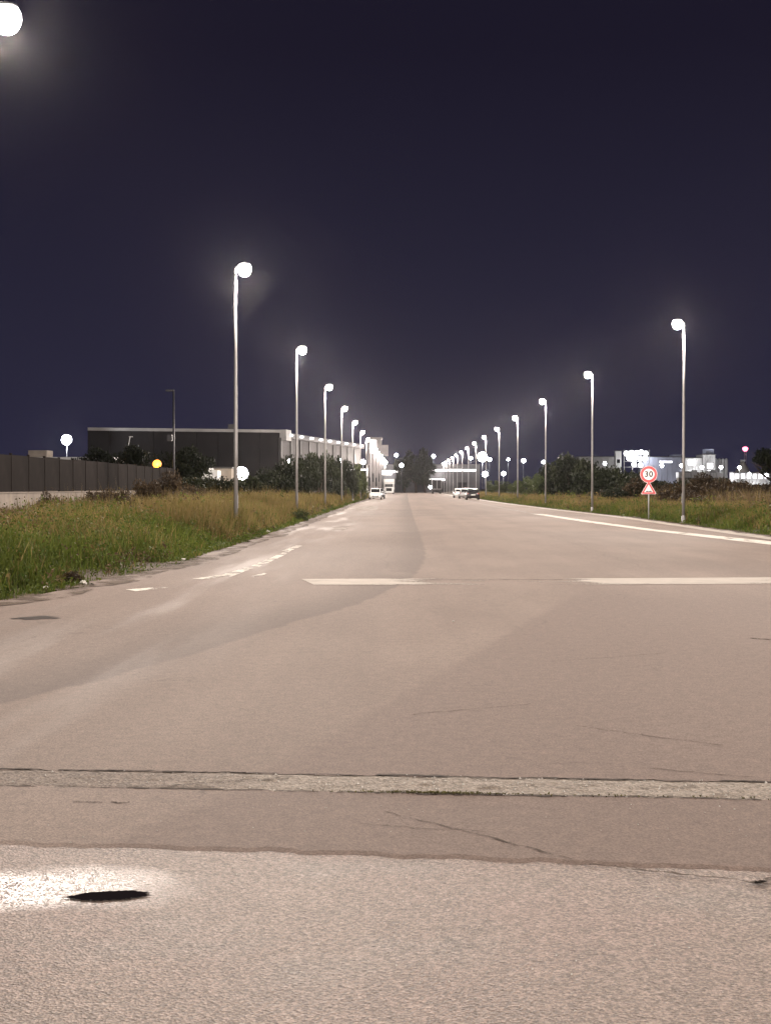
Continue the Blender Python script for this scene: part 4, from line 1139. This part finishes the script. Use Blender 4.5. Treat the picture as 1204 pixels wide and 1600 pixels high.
to = bpy.data.objects.new('speed_number', cu); C.objects.link(to)
dg = bpy.context.evaluated_depsgraph_get(); tm = bpy.data.meshes.new_from_object(to.evaluated_get(dg)); bpy.data.objects.remove(to)
t2 = link('speed_number', tm, d_, (0, -.028, zc)); t2.rotation_euler = (R(90), 0, 0)
def tri(r, cx=0, cz=0, cut=.12):
    vs = [(cx + r * math.cos(R(90 + 120 * k)), cz + r * math.sin(R(90 + 120 * k))) for k in range(3)]
    out_ = []
    for k in range(3):
        a, b, c = vs[k-1], vs[k], vs[(k+1) % 3]
        out_ += [(b[0] + (a[0]-b[0]) * cut, b[1] + (a[1]-b[1]) * cut), (b[0] + (c[0]-b[0]) * cut, b[1] + (c[1]-b[1]) * cut)]
    return out_
tp = MB().prism(tri(.46, 0, zt - .02, .06), -.02, 0).build('triangle_plate', M['sign_white'], o)
tp['label'] = 'triangular warning plate with a red border and a small hump symbol'
m = MB(); a_ = tri(.43, 0, zt - .02, .06); b_ = tri(.27, 0, zt - .02, .03)
m.add([(x, -.024, z) for x, z in a_] + [(x, -.024, z) for x, z in b_], [(k, (k+1) % 6, (k+1) % 6 + 6, k + 6) for k in range(6)])
m.build('red_border', M['sign_red'], tp)
hp = []
for k in range(21):
    x = -.15 + .30 * k / 20
    hp.append((x, zt - .115 + .038 * abs(math.sin(math.pi * 2 * (k / 20)))))
MB().prism(hp + [(.15, zt - .135), (-.15, zt - .135)], -.0245, -.022).build('hump_symbol', M['sign_black'], tp)

p = at(517, 748, 140)
o = empty('road_sign', (p.x, 140, .1), R(4), 'grey back of a triangular road sign on the left verge', 'road sign')
MB().tube([(0, -.05, -.2), (0, -.05, p.z + .3)], .04, 8).build('post', M['sign_back'], o, True)
MB().prism(tri(.52, 0, p.z - .05, .06), 0, .02).build('triangle_plate', M['sign_back'], o)
for z in (-.15, .1): MB().box(-.1, .1, -.03, -.002, p.z - .1 + z, p.z - .05 + z).build('clamp', M['sign_back'], o)

# ------------------------------------------------------------------ vehicles
def loft(secs, n=12, p=4.0):
    """secs: (y, zlow, zhigh, halfwidth); squarish rounded sections"""
    m = MB(); vs = []; fs = []
    for (y, z0, z1, hw) in secs:
        for k in range(n):
            a = 2 * math.pi * (k + .5) / n
            c, s_ = math.cos(a), math.sin(a)
            sx = math.copysign(abs(c) ** (2 / p), c); sz = math.copysign(abs(s_) ** (2 / p), s_)
            vs.append((hw * sx, y, (z0 + z1) / 2 + (z1 - z0) / 2 * sz))
    for i in range(len(secs) - 1):
        for k in range(n): fs.append((i*n+k, i*n+(k+1)%n, (i+1)*n+(k+1)%n, (i+1)*n+k))
    fs.append(tuple(range(n)[::-1])); fs.append(tuple((len(secs)-1)*n + k for k in range(n)))
    return m.add(vs, fs)
def wheel(o, x, y, r, wd=.2, name='wheel'):
    s_ = 1 if x > 0 else -1
    t_ = MB().lathe([(r * .62, -wd/2), (r * .93, -wd/2), (r, -wd/2 + .03), (r, wd/2 - .03), (r * .93, wd/2), (r * .62, wd/2)], c=(x, y, r), n=20, axis='X').build(name, M['tyre'], o, True)
    MB().lathe([(r * .60, -.02), (r * .55, .015), (r * .2, .03), (.03, .04)], c=(x + s_ * wd * .42, y, r), n=16, axis='X').build('rim', M['rim'], t_, True)
def car(loc, rz, paint, label, grp, tall=1.5, name='parked_car', L=4.1):
    """front of the car looks towards local -y"""
    o = empty(name, loc, rz, label, 'car', grp)
    k = L / 4.1; h = tall
    loft([(0, .32, .58, .66), (.06 * k, .24, .66, .76), (.30 * k, .20, .76, .83), (.75 * k, .20, .86, .86), (1.15 * k, .20, .93, .87), (3.2 * k, .20, .98, .87), (3.85 * k, .24, .98, .84), (4.04 * k, .30, .92, .78), (4.1 * k, .38, .8, .70)], 16, 5).build('body', M[paint], o, True)
    cab = [(1.0 * k, .86, .94, .70), (1.35 * k, .86, 1.16, .70), (1.80 * k, .86, h - .03, .66), (2.5 * k, .86, h, .66), (3.3 * k, .86, h - .06, .65), (3.75 * k, .86, h - .28, .66), (3.98 * k, .86, .98, .68)]
    rf = loft(cab, 16, 6).build('roof', M[paint], o, True)
    g_ = [(-.60, 1.05 * k - .035, .98), (.60, 1.05 * k - .035, .98), (.54, 1.72 * k - .03, h - .09), (-.54, 1.72 * k - .03, h - .09)]
    MB().add(g_ + [(x, y - .012, z + .006) for x, y, z in g_], [(0,1,2,3), (7,6,5,4), (0,4,5,1), (1,5,6,2), (2,6,7,3), (3,7,4,0)]).build('windscreen', M['glass'], rf)
    g_ = [(-.56, 4.0 * k + .01, 1.0), (.56, 4.0 * k + .01, 1.0), (.52, 3.62 * k + .12, h - .2), (-.52, 3.62 * k + .12, h - .2)]
    MB().add(g_ + [(x, y + .015, z + .006) for x, y, z in g_], [(0,1,2,3), (7,6,5,4), (0,4,5,1), (1,5,6,2), (2,6,7,3), (3,7,4,0)]).build('rear_window', M['glass'], rf)
    for s_ in (-1, 1):
        for (a, b, a2_, b2_) in ((1.40, 2.30, 1.85, 2.30), (2.42, 3.55, 2.42, 3.30)):
            q = [(s_ * .708, a * k, .98), (s_ * .708, b * k, .98), (s_ * .672, b2_ * k, h - .13), (s_ * .672, a2_ * k, h - .13)]
            MB().add(q + [(x + s_ * .012, y, z) for x, y, z in q], [(0,1,2,3), (7,6,5,4), (0,4,5,1), (1,5,6,2), (2,6,7,3), (3,7,4,0)]).build('side_window', M['glass'], rf)
        MB().box(s_ * .60 - .15, s_ * .60 + .15, .02, .14, .60, .75).build('headlight', M['headlight'], o, bevel=.03)
        MB().box(s_ * .66 - .10, s_ * .66 + .10, 4.0 * k, 4.085 * k, .66, .90).build('taillight', M['taillight'], o, bevel=.02)
        MB().box(s_ * .95 - .09, s_ * .95 + .09, 1.40 * k, 1.52 * k, .96, 1.09).build('mirror', M[paint], o, bevel=.03)
        wheel(o, s_ * .78, .78 * k, .31); wheel(o, s_ * .78, 3.32 * k, .31)
    MB().box(-.42, .42, -.012, .05, .36, .52).build('grille', M['tyre'], o, bevel=.01)
    MB().box(-.26, .26, -.03, -.013, .44, .55).build('number_plate', M['plate'], o)
    MB().box(-.26, .26, 4.10 * k, 4.12 * k, .60, .71).build('number_plate', M['plate'], o)
    return o
car((-4.25, 188, 0), 0, 'car_white', 'white hatchback parked nearest on the left, facing the camera', 'cars parked on the left', 1.52)
car((-4.05, 200, 0), 0, 'car_grey', 'dark car parked behind the white hatchback on the left', 'cars parked on the left', 1.5)
car((8.75, 183 + 4.2, 0), math.pi, 'car_dark', 'dark hatchback with a bright roof, nearest of three parked on the right', 'cars parked on the right', 1.5)
car((8.55, 207, 0), math.pi, 'car_silver', 'silver car parked in the middle of three on the right', 'cars parked on the right', 1.5)
car((8.4, 226, 0), math.pi, 'car_white', 'pale car parked farthest of three on the right', 'cars parked on the right', 1.5)

def truck(loc, rz, cabm, boxm, label, name='lorry'):
    o = empty(name, loc, rz, label, 'lorry')
    loft([(0, .55, 2.55, 1.13), (.10, .45, 2.85, 1.2), (.45, .42, 3.0, 1.22), (2.0, .42, 3.05, 1.22), (2.1, .5, 3.0, 1.2)], 20, 8).build('cab', M[cabm], o, True)
    MB().prism([(-1.05, 3.02), (1.05, 3.02), (.95, 3.62), (-.95, 3.62)], .5, 2.0).build('wind_deflector', M[cabm], o, bevel=.05)
    MB().box(-1.05, 1.05, -.02, .10, 1.75, 2.55).build('windscreen', M['glass'], o, bevel=.03)
    MB().box(-.7, .7, -.03, .08, .75, 1.5).build('grille', M['tyre'], o, bevel=.02)
    MB().box(-1.2, 1.2, -.12, .3, .35, .68).build('bumper', M[cabm], o, bevel=.05)
    for s_ in (-1, 1):
        MB().box(s_ * .92 - .18, s_ * .92 + .18, -.15, -.11, .45, .62).build('headlight', M['headlight'], o)
        MB().box(s_ * 1.42 - .1, s_ * 1.42 + .1, .15, .3, 1.75, 2.5).build('mirror', M['tyre'], o, bevel=.03)
        MB().box(s_ * 1.225 - .008, s_ * 1.225 + .008, .5, 1.3, 1.75, 2.5).build('side_window', M['glass'], o)
        for y in (1.15, 4.6, 10.2, 11.5): wheel(o, s_ * 1.02, y, .5, .3)
    tr_ = MB().box(-1.25, 1.25, 2.7, 13, 1.15, 3.75).build('trailer', M[boxm], o, bevel=.03)
    for y in np.arange(3.2, 13, 1.4):
        for s_ in (-1, 1): MB().box(s_ * 1.27 - .015, s_ * 1.27 + .015, y, y + .06, 1.2, 3.7).build('trailer_rib', M['steel'], tr_)
    MB().box(-.45, .45, 2.0, 12.9, .8, 1.13).build('chassis', M['tyre'], o)
    for s_ in (-1, 1): MB().box(s_ * .62 - .55, s_ * .62 + .55, 13.005, 13.04, 1.3, 3.6).build('rear_door', M['clad'], tr_)
    return o
truck((-4.4, 345, 0), 0, 'car_white', 'white', 'white lorry facing the camera on the left, far along the road')
truck((8.1, 372 + 13, 0), math.pi, 'car_grey', 'cloth', 'dark lorry seen from behind on the right, far along the road')

# ------------------------------------------------------------------ litter and stones on the left shoulder
for k, (px, py, s_) in enumerate([(128, 914, .07), (285, 876, .06), (418, 832, .09), (545, 790, .1), (470, 812, .07), (708, 972, .018), (70, 921, .05)]):
    x, y = (px - 635) / (py - 762) * 1.6, 3472 / (py - 762)
    bm = bmesh.new(); bmesh.ops.create_icosphere(bm, subdivisions=2, radius=s_)
    for v in bm.verts: v.co *= random.uniform(.7, 1.15); v.co.z *= .6
    me = bpy.data.meshes.new('stone'); bm.to_mesh(me); bm.free(); me.materials.append(M['litter'])
    words = ['on the left verge edge under the green grass', 'by the grass corner beside the first whole left lamp', 'at the dry grass edge right of the first left lamp', 'far along the left shoulder', 'halfway along the left shoulder', 'tiny, alone in the middle of the road', 'at the frame side of the green grass']
    tag(link('stone', me, None, (x, y, s_ * .4)), 'pale stone %s' % words[k], 'stone', 'loose stones')

# ------------------------------------------------------------------ thin haze added to give the lamps halos
hz = bpy.data.materials.new('haze'); hz.use_nodes = True
t = hz.node_tree; t.nodes.clear()
ho = N(t, 'ShaderNodeOutputMaterial'); pv = N(t, 'ShaderNodeVolumePrincipled')
pv.inputs['Color'].default_value = (0.92, 0.90, 0.95, 1); pv.inputs['Density'].default_value = HAZE_D; pv.inputs['Anisotropy'].default_value = 0.94
t.links.new(pv.outputs[0], ho.inputs['Volume'])
if HAZE_D > 0:
    o = MB().box(-660, 660, -95, 1460, -1.3, 18.5).build('haze', hz)
    tag(o, 'thin haze added over the whole road to give the lamps halos', 'haze', kind='stuff')
